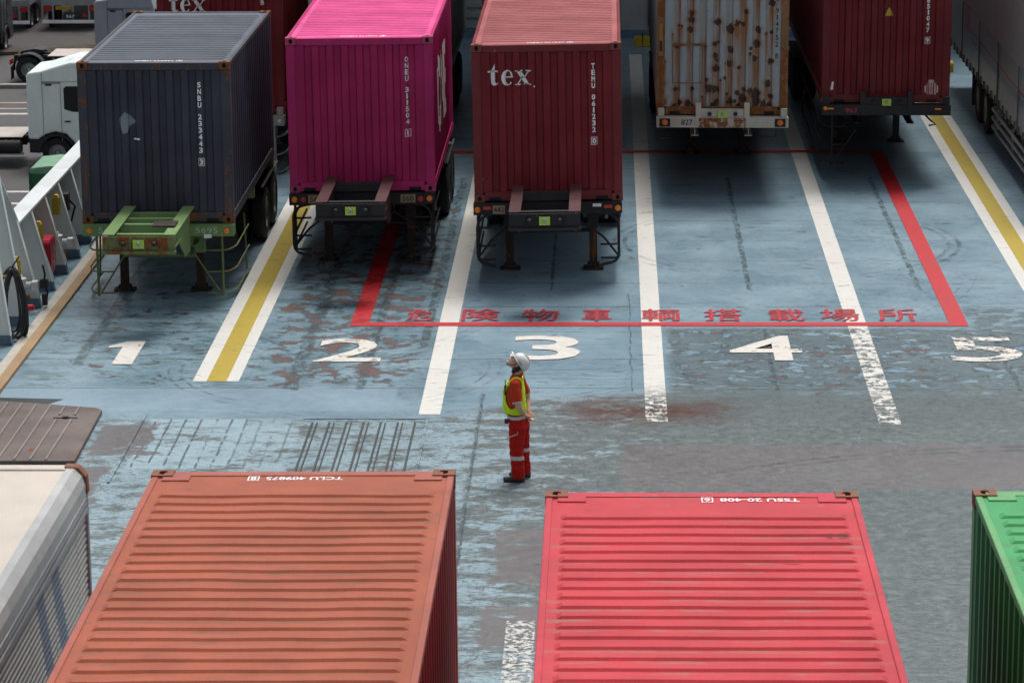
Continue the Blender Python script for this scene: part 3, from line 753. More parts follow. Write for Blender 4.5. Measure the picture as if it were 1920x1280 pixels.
for (y, z, lab) in ((46.35, .62, 'yellow steel bracket above the nearer hydrant valve'), (48.35, .78, 'yellow steel bracket just behind the red hose box'), (50.0, .9, 'yellow steel bracket above the farther hydrant valve')):
    b = MB().prism([(0, 0), (.14, .04), (.14, .28), (0, .3)], -.06, .06, 'x').cyl((0, .02, .29), (0, .13, .29), .05).build('pipe_bracket', M_yb, None, .006, loc=(-9.3, y, z))
    tag(b, lab, 'bracket', 'yellow brackets on the bulwark')
cc = thing('cable_coil', (-9.07, 44.85, 0), 'thick black cable hung in long loops on the bulwark frame', 'cable')
m = MB(); rr = random.Random(3)
for k in range(9):
    w = .1+.012*k; hh = .5+.018*rr.uniform(-1, 1)*2; ox = rr.uniform(-.04, .05); oy = rr.uniform(-.1, .1); pts = []
    for i in range(25):
        a = 2*PI*i/24; sx = math.sin(a)*w*(1-.35*math.cos(a)); pts.append((ox+sx*.9, oy+sx*.5+.02*math.sin(3*a+k), .62+hh*math.cos(a)-(.03*k if math.cos(a) < 0 else 0)))
    m.tube(pts, .019, 7)
m.tube([(.0, 0, 1.1), (.06, .02, 1.2), (.13, .03, 1.3)], .012); m.build('cable_loops', plain('black_cable', (.012, .013, .014), .5), cc, smooth=True)
MB().cyl((-.2, 0, .98), (.1, 0, 1.02), .02).build('hook', M_yb, cc)
o = MB().lathe([(-.05, .001), (-.05, .05), (.05, .05), (.07, .03), (.07, .001)], (0, 0, 0), 'x', 12).build('red_plug', M_redbox, None, smooth=40, loc=(-8.98, 45.75, .3)); tag(o, 'small red plug low on the bulwark frame beside the black cable', 'plug')
o = MB().tube([(0, 0, .35), (.03, 0, .2), (.0, .02, .05), (.06, .0, -.1), (.02, 0, -.28)], .018).box(-.05, .07, -.04, .04, -.02, .12).box(-.03, .05, -.04, .04, -.3, -.12).build('chain_hanger', M_black, None, loc=(-8.98, 46.95, .36)); tag(o, 'black chain fitting hanging in front of the nearer hydrant valve', 'chain')
o = MB().box(-.1, .12, -.1, .1, 0, .3).tube([(.1, 0, .2), (.2, .1, .05), (.1, .1, -.3), (.12, 0, -.7)], .02).build('black_cable_box', M_black, None, .01, loc=(-9.35, 50.9, .8)); tag(o, 'black box with a dangling cable high on the bulwark', 'cable box')
# ------------------------------------------------------------------ stern wall, water, quay
M_bulk = paint('grey_bulkhead_paint', (.32, .34, .34), .5, rust=.12, dirt=.5); M_bluebase = paint('blue_base_paint', (.10, .17, .24), .5, dirt=.5)
sw = thing('stern_bulkhead', (0, 76.9, 0), 'pale grey steel wall with a blue foot across the far end of the deck', 'bulkhead')
MB().box(-9.55, 15, 0, .3, .2, 12.6).build('wall_plate', M_bulk, sw)  # unseen upper height is added, to shade the far deck and carry the slab
MB().box(-9.55, 15, -.012, .1, 0, .2).build('painted_foot', M_bluebase, sw)
M_ribp = paint('ribbed_panel_paint', (.30, .33, .345), .45, dirt=.6)
for x0, x1 in ((-9.4, -.6), (5.4, 14.6)):
    for i in range(11): MB().prism([(-.001, .26+.26*i), (-.07, .27+.26*i), (-.07, .40+.26*i), (-.001, .45+.26*i)], x0, x1, 'x').build('stiffener', M_ribp, sw, .006)
m = MB()
for x in (.3, 1.0, 1.7, 2.4): m.box(x-.01, x+.01, -.012, -.001, .2, 7.9)
m.build('plate_seam', paint('seam_paint', (.2, .21, .21), .5), sw)
uh = thing('shade_deck', (0, 76.9, 12.6), 'added grey slab out of view above the stern wall, shading the far ends of the lanes', 'added shade slab')  # unseen slab and beams, added to darken the far end of the deck
MB().box(-9.55, 7.5, -12.8, .3, .0, .35).build('shade_slab', M_bulk, uh)
for i in range(6): MB().prism([(-12.6, -.002), (-12.6, -.3), (-.01, -1.6), (-.01, -.002)], -9.3+3.2*i, -9.1+3.2*i, 'x').build('shade_beam', M_bulk, uh)
M_chock = paint('yellow_chock_paint', (.40, .29, .02), .5, rust=.3, dirt=.5)
def chock(x, y, lab):
    c = thing('wheel_chock', (x, y, 0), lab, 'wheel chock', 'yellow pads on the deck')
    for sx in (-1, 1): MB().prism([(-.14, .0), (.14, 0), (.12, .2), (.04, .26), (-.04, .26), (-.12, .2)], sx*.11-.1, sx*.11+.1, 'x').build('pad', M_chock, c, .02)
    MB().cyl((0, 0, .1), (0, 0, .34), .015).build('handle', M_black, c)
chock(.86, 75.4, 'pair of yellow pads on the deck by the stern wall, left of the rusty container'); chock(7.9, 71.2, 'yellow pad on the deck between the far red container and the silver trailer')
water = MB().add([(-600, -300, -9.5), (600, -300, -9.5), (600, 900, -9.5), (-600, 900, -9.5)], [(0, 1, 2, 3)])
s = SH('harbour_water'); s.bump(s.noise(s.P, .8, 6, .6), .1, .6); wm = s.fin((.02, .035, .04), .12)
tag(water.build('water', wm), kind='structure')
hull = MB().box(-9.85, 15.1, 5, 77.1, -9.6, -.06).build('ship_hull', paint('hull_paint', (.45, .46, .46), .5, rust=.2), None)
tag(hull, 'white ship hull below the vehicle deck', 'ship hull')
def mat_asphalt():
    s = SH('quay_asphalt'); n = s.noise(s.P, .35, 6, .65); f = s.noise(s.P, 28, 4, .7)
    c = s.mix(n, (.034, .033, .034), (.062, .059, .058))
    c = s.mix(s.step(s.noise(s.sc(.18, 1.6, 1, 3), 1.0, 5, .7), .55, .7)*.5, c, (.026, .024, .024))
    return s.fin(s.mul(c, f*.5+.75), .75)
QZ = -7.2
quay = MB().add([(-500, 20, QZ), (-10.9, 20, QZ), (-10.9, 500, QZ), (-500, 500, QZ)], [(0, 1, 2, 3)]).add([(-10.9, 20, QZ), (-10.9, 20, -12), (-10.9, 500, -12), (-10.9, 500, QZ)], [(0, 1, 2, 3)]).build('quay', mat_asphalt())
tag(quay, kind='structure')
M_qw = paint('worn_road_line', (.42, .41, .39), .7, dirt=.9, rust=.0); M_kerb = paint('concrete_kerb', (.26, .245, .225), .85, dirt=.7)
M_qo = paint('faded_orange_road_line', (.34, .25, .2), .7, dirt=.9)
for y, h_, mt in ((111.0, .1, M_qo), (109.7, .1, M_qo), (108.5, .16, M_qw), (93.9, .13, M_qw), (92.0, .14, M_qw)):
    MB().add([(-80, y, QZ+.004), (-11.5, y-.6, QZ+.004), (-11.5, y+h_*2-.6, QZ+.004), (-80, y+h_*2, QZ+.004)], [(0, 1, 2, 3)]).build('road_line', mt, quay)
o = MB().box(-60, -22.0, 113.9, 114.25, QZ, QZ+.15).build('kerb', M_kerb, None, .02); tag(o, kind='structure')
o = MB().prism([(-24.6, 122.6), (-21.6, 123.6), (-20.9, 124.4), (-20.9, 150), (-60, 150), (-60, 121.2), (-30, 121.4)], QZ-.1, QZ+.13, 'z').build('pavement', paint('dark_pavement', (.055, .05, .047), .85, dirt=.6), None, .02); tag(o, kind='structure')
MB().tube([(-60, 121.1, QZ+.1), (-30, 121.3, QZ+.1), (-24.6, 122.5, QZ+.1), (-21.6, 123.5, QZ+.1), (-20.8, 124.4, QZ+.1), (-20.8, 150, QZ+.1)], .13, 6).build('kerb_stone', paint('brown_kerb', (.13, .10, .075), .85, dirt=.6), o)
pl = thing('planter', (-20.2, 112.9, QZ), 'low concrete planter on the quay behind the white tractor', 'planter')
MB().box(-1.6, 3.5, -.4, .4, 0, .35).build('trough', M_kerb, pl, .02)
MB().box(-1.5, 3.4, -.3, .3, .35, .37).build('soil', plain('soil', (.04, .03, .02), .9), pl)
gv = []; gf = []; rg = random.Random(5)
for i in range(2600):
    x = -20.2+rg.uniform(-1.45, 3.3); y = 112.9+rg.uniform(-.28, .28); a = rg.uniform(0, 6.28); h_ = rg.uniform(.3, .75)*(1 if x < -19.5 else .7); w = .02; l = rg.uniform(.05, .3)
    b = len(gv); dx, dy = math.cos(a), math.sin(a); z = QZ+.36
    gv += [(x-dy*w, y+dx*w, z), (x+dy*w, y-dx*w, z), (x+dx*l*.5+dy*w*.7, y+dy*l*.5-dx*w*.7, z+h_*.7), (x+dx*l*.5-dy*w*.7, y+dy*l*.5+dx*w*.7, z+h_*.7), (x+dx*l, y+dy*l, z+h_)]
    gf += [(b, b+1, b+2, b+3), (b+3, b+2, b+4)]
s = SH('grass_blades'); gm = s.fin(s.mix(s.noise(s.P, 3, 3, .6), (.05, .09, .02), (.13, .19, .05)), .6)
tag(MB().add(gv, gf).build('grass', gm), 'tufts of green grass growing in the quay planter', 'grass', kind='stuff')
# ------------------------------------------------------------------ containers and their trailers
def wall_paint(name, col, **k):
    d = dict(rough=.48, rust=.12, dirt=.3, streak=.35, scratch=.35, fade=.12); d.update(k); return paint(name, col, **d)
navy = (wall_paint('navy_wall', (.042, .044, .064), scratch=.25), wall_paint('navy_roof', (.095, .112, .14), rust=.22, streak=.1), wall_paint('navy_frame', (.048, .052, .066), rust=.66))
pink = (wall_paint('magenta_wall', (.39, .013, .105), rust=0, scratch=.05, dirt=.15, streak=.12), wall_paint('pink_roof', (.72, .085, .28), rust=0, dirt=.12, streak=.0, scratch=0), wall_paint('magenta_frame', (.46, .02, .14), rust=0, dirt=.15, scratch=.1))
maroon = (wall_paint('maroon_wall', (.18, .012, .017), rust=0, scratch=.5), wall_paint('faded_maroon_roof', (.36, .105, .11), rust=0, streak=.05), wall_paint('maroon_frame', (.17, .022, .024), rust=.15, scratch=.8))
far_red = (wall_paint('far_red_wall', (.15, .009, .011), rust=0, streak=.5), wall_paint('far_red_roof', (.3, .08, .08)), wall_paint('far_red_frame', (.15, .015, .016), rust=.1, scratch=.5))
salmon = (wall_paint('dark_red_side', (.26, .016, .022), rust=.0, scratch=.2), wall_paint('salmon_roof', (.32, .082, .042), rust=.14, valleys=(.17, .09, .055), rcol=(.2, .1, .07), dirt=.7, streak=0, fade=.12, scratch=.12, rough=.58, spec=.2), wall_paint('salmon_frame', (.33, .09, .06), rust=.14, rcol=(.15, .08, .05), dirt=.4))
coral = (wall_paint('coral_side', (.5, .02, .03)), wall_paint('coral_roof', (.45, .024, .036), rust=.14, valleys=(.27, .13, .10), rcol=(.3, .16, .12), dirt=.5, streak=0, fade=.12, scratch=.1, rough=.55, spec=.3), wall_paint('coral_frame', (.46, .034, .052), rust=.12, dirt=.3))
green = (wall_paint('green_side', (.004, .16, .035), rust=.0, scratch=.3), wall_paint('green_roof', (.045, .29, .10), rust=.13, valleys=(.12, .16, .07), dirt=.3, streak=0, rcol=(.16, .12, .06)), wall_paint('green_frame', (.12, .33, .13), rust=.45, rcol=(.2, .11, .06)))
cast_br = paint('brown_casting', (.20, .085, .05), .7, rust=.5, dirt=.6)
cast_pk = paint('magenta_casting', (.42, .06, .14), .6, rust=.45, dirt=.4); cast_mr = paint('maroon_casting', (.20, .05, .04), .6, rust=.35, dirt=.4)
GRP = 'shipping containers on the ship deck'
mg = paint('green_trailer_paint', (.16, .26, .10), .5, rust=.42, dirt=.5, streak=.5); mgr = paint('rusty_green_plate', (.14, .17, .07), .7, rust=.95, dirt=.7)
mgg = paint('rusty_green_tube', (.14, .18, .08), .6, rust=.6, dirt=.5)
mm = paint('maroon_trailer_paint', (.075, .026, .030), .55, rust=.25, dirt=.5); mk = M_black; mkr = paint('rusty_black_steel', (.03, .018, .014), .7, rust=.6, dirt=.3)
mwh = paint('cream_trailer_paint', (.48, .44, .37), .55, rust=.35, dirt=.5); mwr = paint('flaking_cream_plate', (.45, .38, .3), .7, rust=1.0, dirt=.5, scale=3)
mpale = paint('pale_trailer_paint', (.33, .32, .29), .55, rust=.35, dirt=.6)
# lane 1: navy container on the green trailer
Y = 47.55
t = chassis('container_trailer', (-7.2, Y, 0), 'green trailer under the navy container, rusty square nose plate with a lime tag', 1.26, 6.06, mg, 'goose', leg_y=.72, leg_x=(-.69, .56), rust_leg=mgr, legs_dark=mkr, gpx=.03, cross=(-.3, -.75, -1.2, -1.95))
step_guard(t, 1, 1.26, mgg, r=.014); step_guard(t, -1, 1.26, mgg, y1=1.6, r=.014)
for sx in (-1, 1): lamp(t, sx*1.1, -.07, 1.15, M_amber, .042); number(t, '5695', sx*.78, -.07, 1.16, .36, .095, paint('pale_stencil_%s' % ('a' if sx < 0 else 'b'), (.42, .55, .42), .6, rust=.2))
for sx in (-1, 1): MB().box(sx*.8-.06, sx*.8+.06, -.1, -.085, 1.04, 1.1).build('small_plate', M_white, t)
MB().box(.16, .52, -1.75, -1.35, 1.56, 1.585).build('cover_plate', mkr, t, .02)
c, fr = container('shipping_container', (-7.2, Y, 1.26), 'navy blue container on the green trailer at the left, marked SNBU 233443', 6.06, 2.591, navy, lean=0.0, top=('SNBU 233443', '3', -.02), front=('SNBU 233443 3', .72, .36, .108))
tape = paint('clear_tape_patch', (.20, .235, .245), .3, dirt=.5)
decal(fr, poly_mesh([[(-.16, .02), (-.06, .14), (0, .1), (.12, -.02), (.0, -.1), (-.02, -.19), (-.1, -.22), (-.14, -.1)]]), -.42, 1.66, tape, 'tape_patch')
decal(fr, rect_mesh(-.05, .05, -.015, .015), -.30, 1.36, M_white, 'scratch_mark')
# lane 2: magenta container on the maroon trailer
Y = 49.75
t = chassis('container_trailer', (-4.09, Y, 0), 'dark trailer with maroon nose beams under the bright magenta container', 1.33, 6.06, mk, 'goose', leg_y=.8, leg_x=(-.65, .75), rust_leg=mk, legs_dark=mkr, lean=.008)
for o in t.children:
    if o.name.startswith('gooseneck_beam'): o.data.materials[0] = mm
loop_guard(t, -1, 1.33, mk); loop_guard(t, 1, 1.33, mk)
for sx in (-1, 1):
    lamp(t, sx*1.13, -.07, 1.23, M_amber, .045); lamp(t, sx*.98, -.07, 1.23, M_red, .045, name='side_lamp'); number(t, '560', sx*.77, -.07, 1.235, .19, .09, M_ink, M_plate, .25, .14)
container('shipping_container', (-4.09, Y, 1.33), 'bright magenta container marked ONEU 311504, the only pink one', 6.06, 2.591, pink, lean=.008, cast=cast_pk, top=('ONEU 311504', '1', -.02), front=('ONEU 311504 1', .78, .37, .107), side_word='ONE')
# lane 3: maroon container
Y = 48.95
t = chassis('container_trailer', (-.97, Y, 0), 'black trailer with dark red nose beams under the maroon container behind the worker', 1.33, 6.06, mk, 'goose', leg_y=.92, leg_x=(-.67, .73), rust_leg=mk, legs_dark=mkr, lean=.014)
for o in t.children:
    if o.name.startswith('gooseneck_beam'): o.data.materials[0] = mm
loop_guard(t, -1, 1.33, mk); loop_guard(t, 1, 1.33, mk)
for sx in (-1, 1): lamp(t, sx*1.15, -.07, 1.22, M_amber, .045); lamp(t, sx*.99, -.07, 1.25, plain('dull_orange_lens_%s' % ('a' if sx < 0 else 'b'), (.5, .06, .02), .4), rect=(.13, .05), name='side_lamp')
number(t, '442', -.80, -.07, 1.22, .17, .085, M_ink, M_plate, .2, .14); MB().box(.74, .88, -.085, -.07, 1.25, 1.3).build('small_plate', M_white, t)
c, fr = container('shipping_container', (-.97, Y, 1.33), 'maroon container with the white word tex, nearest the worker, marked TEMU 061232', 6.06, 2.591, maroon, lean=.014, cast=cast_mr, top=('TEMU 061232', '0', -.02), front=('TEMU 061232 0', .76, .37, .107))
w = fit(tex_word(), .70, .36); decal(fr, w, -.60, 2.05, M_white)
decal(fr, rect_mesh(-.012, .012, -.012, .012), -.20, 1.9, M_white, 'dot_mark')
decal(fr, poly_mesh([[(-.09, 0), (0, .09), (.08, .02), (.0, -.09)]]), -1.14, .36, paint('pale_sticker', (.5, .55, .53), .5), 'sticker')
# lane 1, behind: second container with the word tex, on a pale trailer
Y = 58.3
t = chassis('container_trailer', (-7.5, Y, 0), 'pale trailer with bent tube guards under the tex container behind the navy one', 1.2, 12.19, mpale, 'short', axles=(9.4, 10.7), leg_y=3.6)
step_guard(t, 1, 1.2, M_steel, r=.022); number(t, 'TREX', .85, -.16, 1.10, .33, .085, M_ink); lamp(t, 1.14, -.16, 1.1, paint('white_lens', (.6, .6, .58), .3), .04)
c, fr = container('shipping_container', (-7.5, Y, 1.2), 'dark red container with the white word tex standing behind the navy container', 12.19, 2.591, far_red, cast=cast_mr, front=('GB', .83, .30, .12))
decal(fr, fit(tex_word(), .70, .36), -.62, 2.12, M_white)
# lane 2, behind: grey reefer
M_rf = paint('grey_box_paint', (.30, .30, .285), .5, dirt=.4, rust=.1)
t = thing('reefer_trailer', (-4.5, 57.7, 0), 'pale grey refrigerated trailer mostly hidden behind the magenta container', 'trailer')
MB().box(-1.22, 1.22, .02, 12.5, 1.3, 3.75).build('body', M_rf, t, .04); MB().box(1.05, 1.235, -.03, .12, 1.3, 3.7).build('corner_post', paint('post_paint', (.22, .19, .18), .5, rust=.3), t, .01)
MB().box(1.221, 1.235, .12, 12.4, 1.3, 1.42).box(1.221, 1.235, .12, 12.4, 3.6, 3.72).build('side_rail', M_steel, t)
MB().box(-1.0, 1.0, .3, 12.3, .95, 1.3).box(-.9, .9, .0, .2, .8, 1.2).build('frame', M_black, t)
lamp(t, 1.14, -.03, 1.5, M_white, .05)
for y in (9, 10.3):
    for sx in (-1, 1): wheel(t, sx*1.08, y, sx)
for x in (-.6, .6): MB().box(x-.06, x+.06, 3, 3.12, 0, 1).build('landing_leg', M_black, t)
# lane 3, behind: low flatbed
t = chassis('container_trailer', (-1.15, 57.0, 0), 'black trailer with pipe guards half hidden behind the maroon container', 1.15, 12.0, mk, 'short', axles=(9.3, 10.6), leg_y=3.4)
m = MB()
for z in (.95, .78, .6): m.tube([(-1.0, .3, z), (-1.27, .5, z), (-1.27, 3.6, z), (-1.0, 3.8, z)], .022, bend=.15)
m.build('side_guard', M_steel, t); m = MB(); rr = random.Random(2)
for i in range(46):
    y = .2+i*.26; m.box(-1.3-rr.uniform(0, .03), -1.24, y, y+.1, 1.12-rr.uniform(.05, .3), 1.16+rr.uniform(0, .12))
m.build('lashing_chain', mkr, t); m = MB()
for y in (5.0, 6.8, 9.5, 12): m.cyl((-1.6, y, .3), (-1.6, y, 1.4), .02, n=6)
for y in (3.0, 6, 9, 11.8): m.box(-1.26, -1.2, y, y+.08, 1.15, 2.3)
MBx = m; MBx.build('stake', mk, t)
container('shipping_container', (-1.15, 57.0, 1.15), 'added dark red container shading the deck, almost hidden behind the nearer maroon tex container', 12.19, 2.591, far_red, cast=cast_mr)  # added on the rear trailer to shade the deck around it
# lane 4: the rusty container, stains placed one by one on its end wall
def mat_rusty():
    s = SH('rusty_pale_blue_wall'); dk = s.attr('scab'); st = s.attr('stain'); ins = s.attr('valley')
    n = s.noise(s.P, 7, 6, .7); n2 = s.noise(s.sc(14, 14, 1.2, 2), 1.0, 6, .7); f = s.noise(s.P, 40, 4, .7)
    c = s.mix(n, (.27, .33, .36), (.35, .40, .41))
    c = s.mix(s.clamp(ins*.6*s.step(n2, .28, .58)), c, (.33, .245, .15))
    a = s.clamp(st*1.7*s.step(n2, .3, .62)); c = s.mix(a, c, s.mix(n, (.33, .15, .045), (.22, .08, .025)))
    d = s.step(dk+(s.noise(s.sc(1, 1, .6, 3), 15, 5, .75)-.5)*2.1+(f-.5)*.5-.08, .42, .5); c = s.mix(d, c, s.mix(f, (.028, .013, .010), (.075, .03, .02)))
    sp = s.step(s.noise(s.P, 13, 6, .78), .655, .675); c = s.mix(sp, c, (.09, .035, .02))
    s.bump(d*.6+n*.3, .006, .7); return s.fin(c, .65)
M_rusty = mat_rusty(); Y = 56.1; XC = 2.12
rfr = paint('rusty_post', (.24, .12, .055), .7, rust=.9, dirt=.5)
t = chassis('container_trailer', (XC, Y, 0), 'cream trailer numbered 827 with a flaking bumper under the rusty container', 1.53, 12.19, mwh, 'short', lean=-.006, axles=(9.6, 10.9), leg_y=4.5, leg_x=(-.45, .6), rust_leg=mwr, legs_dark=mkr)
number(t, '827', -.66, -.162, 1.43, .21, .105, M_ink)
for sx in (-1, 1): MB().box(sx*1.07-.1, sx*1.07+.1, -.175, -.161, 1.35, 1.5).build('lamp_bracket', mkr, t); lamp(t, sx*1.07, -.176, 1.43, plain('orange_lens_%s' % ('a' if sx < 0 else 'b'), (.7, .14, .02), .3), .05)
m = MB(); m.tube([(-1.2, -.1, 1.33), (-1.2, -.1, 1.12), (-.9, -.1, 1.12)], .014); m.tube([(1.0, -.1, 1.33), (1.0, -.1, 1.15), (.7, -.05, 1.15)], .014); m.build('hook_bar', mkr, t)
c, fr = container('shipping_container', (XC, Y, 1.53), 'pale blue container covered in brown rust scabs and streaks on the cream trailer', 12.19, 2.591, (M_rusty, M_rf, rfr), lean=-.006)
fw, fp, fd = fr
nx, nz = 190, 200; xs = np.linspace(-1.075, 1.075, nx); zs = np.linspace(.165, 2.46, nz)
BL = [(395,195,10),(418,200,10),(497,95,25),(488,150,30),(487,225,25),(697,165,28),(715,165,15),(808,220,35),(862,170,22),(845,190,15),(903,185,20),(928,85,20),(1022,220,22),(1035,240,15),(1090,260,12),(1132,248,14),(710,322,14),(688,345,22),(690,435,22),(700,470,18),(692,538,27),(808,385,28),(798,500,30),(875,530,18),(970,375,14),(967,418,14),(1005,460,22),(1018,340,32),(1130,475,26),(637,700,35),(620,628,14),(692,705,32),(733,628,8),(765,612,12),(700,800,22),(785,745,16),(808,800,28),(848,800,14),(865,730,20),(917,705,18),(910,780,35),(965,715,25),(1010,740,40),(1015,800,35),(1105,655,28),(1130,758,20),(1070,820,28),(1120,830,25),(505,700,18),(470,820,28),(410,808,20),(375,705,22),(370,850,30),(515,835,12),(270,800,28),(268,655,22),(278,480,18),(680,840,30),(870,845,30),(590,770,10),(1135,15,30),(605,360,12),(385,365,18),(345,265,6),(500,-60,22),(700,-90,25),(900,-60,30),(1020,-120,25),(400,-100,15)]
XX, ZZ = np.meshgrid(xs, zs); dk = np.zeros_like(XX); st = np.zeros_like(XX)
for bx, by, br in BL:
    cx = (bx-745)/429; cz = (905-by)/429+.02; r = br/429
    d = np.sqrt((XX-cx)**2+((ZZ-cz)/1.15)**2); dk = np.maximum(dk, np.clip(1.15-d/r*.7, 0, 1))
    dz = cz-ZZ; w = r*.8+.01; L_ = .25+r*11
    st = np.maximum(st, np.exp(-((XX-cx)/w)**2)*np.where(dz > 0, np.exp(-dz/L_), np.exp(dz/.05)))
    st = np.maximum(st, .8*np.exp(-((XX-cx)**2+(ZZ-cz)**2)/(r*1.7)**2))
dd = np.interp(xs, [p[0] for p in fp], [p[1] for p in fp]); val = np.tile(dd/.045, (nz, 1))
for lo, hi, k in ((-.93, -.31, .5),): pass
me = bpy.data.meshes.new('end_wall')
me.from_pydata([(float(XX[j, i]), .03+float(dd[i]), float(ZZ[j, i])) for j in range(nz) for i in range(nx)], [], [(j*nx+i, j*nx+i+1, (j+1)*nx+i+1, (j+1)*nx+i) for j in range(nz-1) for i in range(nx-1)])
for nm, ar in (('scab', dk), ('stain', st), ('valley', val)):
    at = me.attributes.new(nm, 'FLOAT', 'POINT'); at.data.foreach_set('value', ar.astype(np.float32).ravel())
me.materials.append(M_rusty); fw.data = me
patch = MB()
for x0, x1, z0, z1 in ((-.93, -.31, 1.30, 1.345), (-.93, -.31, .60, .615), (-.93, -.915, .62, 1.30), (-.385, -.37, .62, 1.30)): patch.box(x0, x1, .018, .027, z0, z1)
patch.build('weld_patch', rfr, fw)
me = vertical('U 914752 8', .125, .1, .055, False); mobj('lettering', drape(me, [p[0] for p in fp], fd, .006, (1.0, .03, 2.18)), fw, [M_ink])
yl = paint('yellow_strip_sticker', (.30, .20, .04), .6, rust=.3, dirt=.5); MB().box(-1.175, -1.115, -.002, .003, 1.12, 1.72).build('sticker', yl, c)
MB().box(-1.17, -1.12, -.005, -.002, 1.2, 1.4).build('sticker', M_ink, c)
# lane 5: dark red container
Y = 57.6; XC = 5.29
t = chassis('container_trailer', (XC, Y, 0), 'black trailer numbered 963 in red under the dark red container in lane 5', 1.5, 12.19, mk, 'short', lean=-.006, axles=(9.6, 10.9), leg_y=4.3, leg_x=(-.5, .62))
number(t, '963', -.67, -.162, 1.40, .22, .095, plain('red_number_paint', (.45, .02, .06), .5))
for sx in (-1, 1): lamp(t, sx*1.02-.04, -.16, 1.43, M_amber, rect=(.12, .03))
lamp(t, -1.16, -.16, 1.43, M_amber, .035, name='side_lamp')
m = MB(); m.tube([(.75, -.1, 1.3), (.85, -.1, 1.2), (.95, -.1, 1.12), (.82, -.1, 1.1)], .02); m.build('hook_bar', mk, t); step_guard(t, -1, 1.5, mkr, y1=6, r=.014)
c, fr = container('shipping_container', (XC, Y, 1.5), 'dark red container with a yellow triangle sticker and a striped diamond sticker', 12.19, 2.591, far_red, lean=-.006, cast=cast_mr, front=('851047 9', .77, .62, .113))
decal(fr, poly_mesh([[(-.10, -.09), (.10, -.09), (.05, .04), (0, .12), (-.05, .04)]]), .03, 1.75, M_ink, 'sticker')
decal(fr, poly_mesh([[(-.078, -.075), (.078, -.075), (.04, .03), (0, .09), (-.04, .03)]]), .03, 1.75, paint('yellow_sticker', (.55, .36, .03), .5, dirt=.4), 'sticker').location.y = -.004
sq = [[(-.13, -.05), (-.05, -.13), (-.05, -.17), (.05, -.17), (.05, -.13), (.13, -.05), (.13, .05), (.05, .13), (.05, .17), (-.05, .17), (-.05, .13), (-.13, .05)]]
decal(fr, poly_mesh(sq), .87, .28, paint('white_sticker', (.5, .45, .45), .5), 'sticker')
st_ = join([(rect_mesh(x-.01, x+.01, -.12, .12), 0, 0) for x in (-.09, -.045, 0, .045, .09)]); decal(fr, st_, .87, .28, M_red, 'sticker').location.y = -.004
o = decal(fr, join([(fit(glyphs('132', 1, 1, .01), .12, .045), 0, 0)]), .87, .27, M_ink); o.location.y = -.008
decal(fr, poly_mesh([[(-.03, -.08), (.02, -.08), (.03, .07), (.0, .08)]]), -1.02, .34, M_white, 'sticker'); MB().box(-1.217, -1.2151, .03, .07, .98, 1.3).build('sticker', yl, c)
# foreground containers on plain trailers
def dark_chassis(x, y, lab, lean=0.0):
    return chassis('container_trailer', (x, y, 0), lab, 1.31, 12.19, mk, 'short', axles=(1.6, 2.9), leg_y=9, lean=lean)
L = 12.19
dark_chassis(-2.43, 23.47-L, 'trailer hidden below the orange container in the foreground')
c, fr = container('shipping_container', (-2.43, 23.45-L, 1.31), 'faded orange container marked TCLU 409875 in the foreground, its roof ribs bent', L, 2.896, salmon, cast=cast_br, top_far=('TCLU 409875', '8', .02), dents=.007, fancy_front=False, lean=.004, roof='plates')
MB().box(-1.217, 1.217, L-.004, L+.002, 2.74, 2.76).build('drip_edge', salmon[2], c)
dark_chassis(.73, 22.9-L, 'trailer hidden below the coral red container in the foreground')
c, fr = container('shipping_container', (.73, 22.88-L, 1.31), 'coral red container marked TSSU in the foreground, with a small black scorch on its roof', L, 2.896, coral, cast=cast_br, top_far=('TSSU 20-408', '6', .45), dents=.003, fancy_front=False, roof='plates')
sm = SH('soot_mark'); sn = sm.noise(sm.P, 14, 6, .75); M_soot = sm.fin((.02, .015, .015), .8, alpha=sm.step(sn, .44, .56)*.9)
rs = np.random.RandomState(4)
for (x, y, rx, ry) in ((.99, L-1.15, .1, .05), (-.72, L-3.9, .05, .02), (.55, L-1.78, .16, .015), (.25, L-4.7, .05, .03)):
    pts = [(x+rx*math.cos(a)*(.7+.3*rs.rand()), y+ry*math.sin(a)*(.7+.3*rs.rand()), 2.908) for a in np.linspace(0, 2*PI, 14)[:-1]]
    MB().add(pts, [tuple(range(13))]).build('scorch_mark', M_soot, c)
dark_chassis(4.07, 22.95-L, 'trailer hidden below the green container in the foreground')
c, fr = container('shipping_container', (4.07, 22.93-L, 1.31), 'green container cut off by the right edge of the photo, rust on its corner posts', L, 2.896, green, cast=cast_br, dents=.004, fancy_front=False, lean=.0, roof='plates')
for (y, z) in ((L-2.3, 1.1), (L-2.75, .9)): MB().box(-1.2105, -1.2075, y-.05, y+.05, z-.15, z+.15).build('sticker', paint('pink_label_%d' % int(z*10), (.45, .32, .30), .6), c)
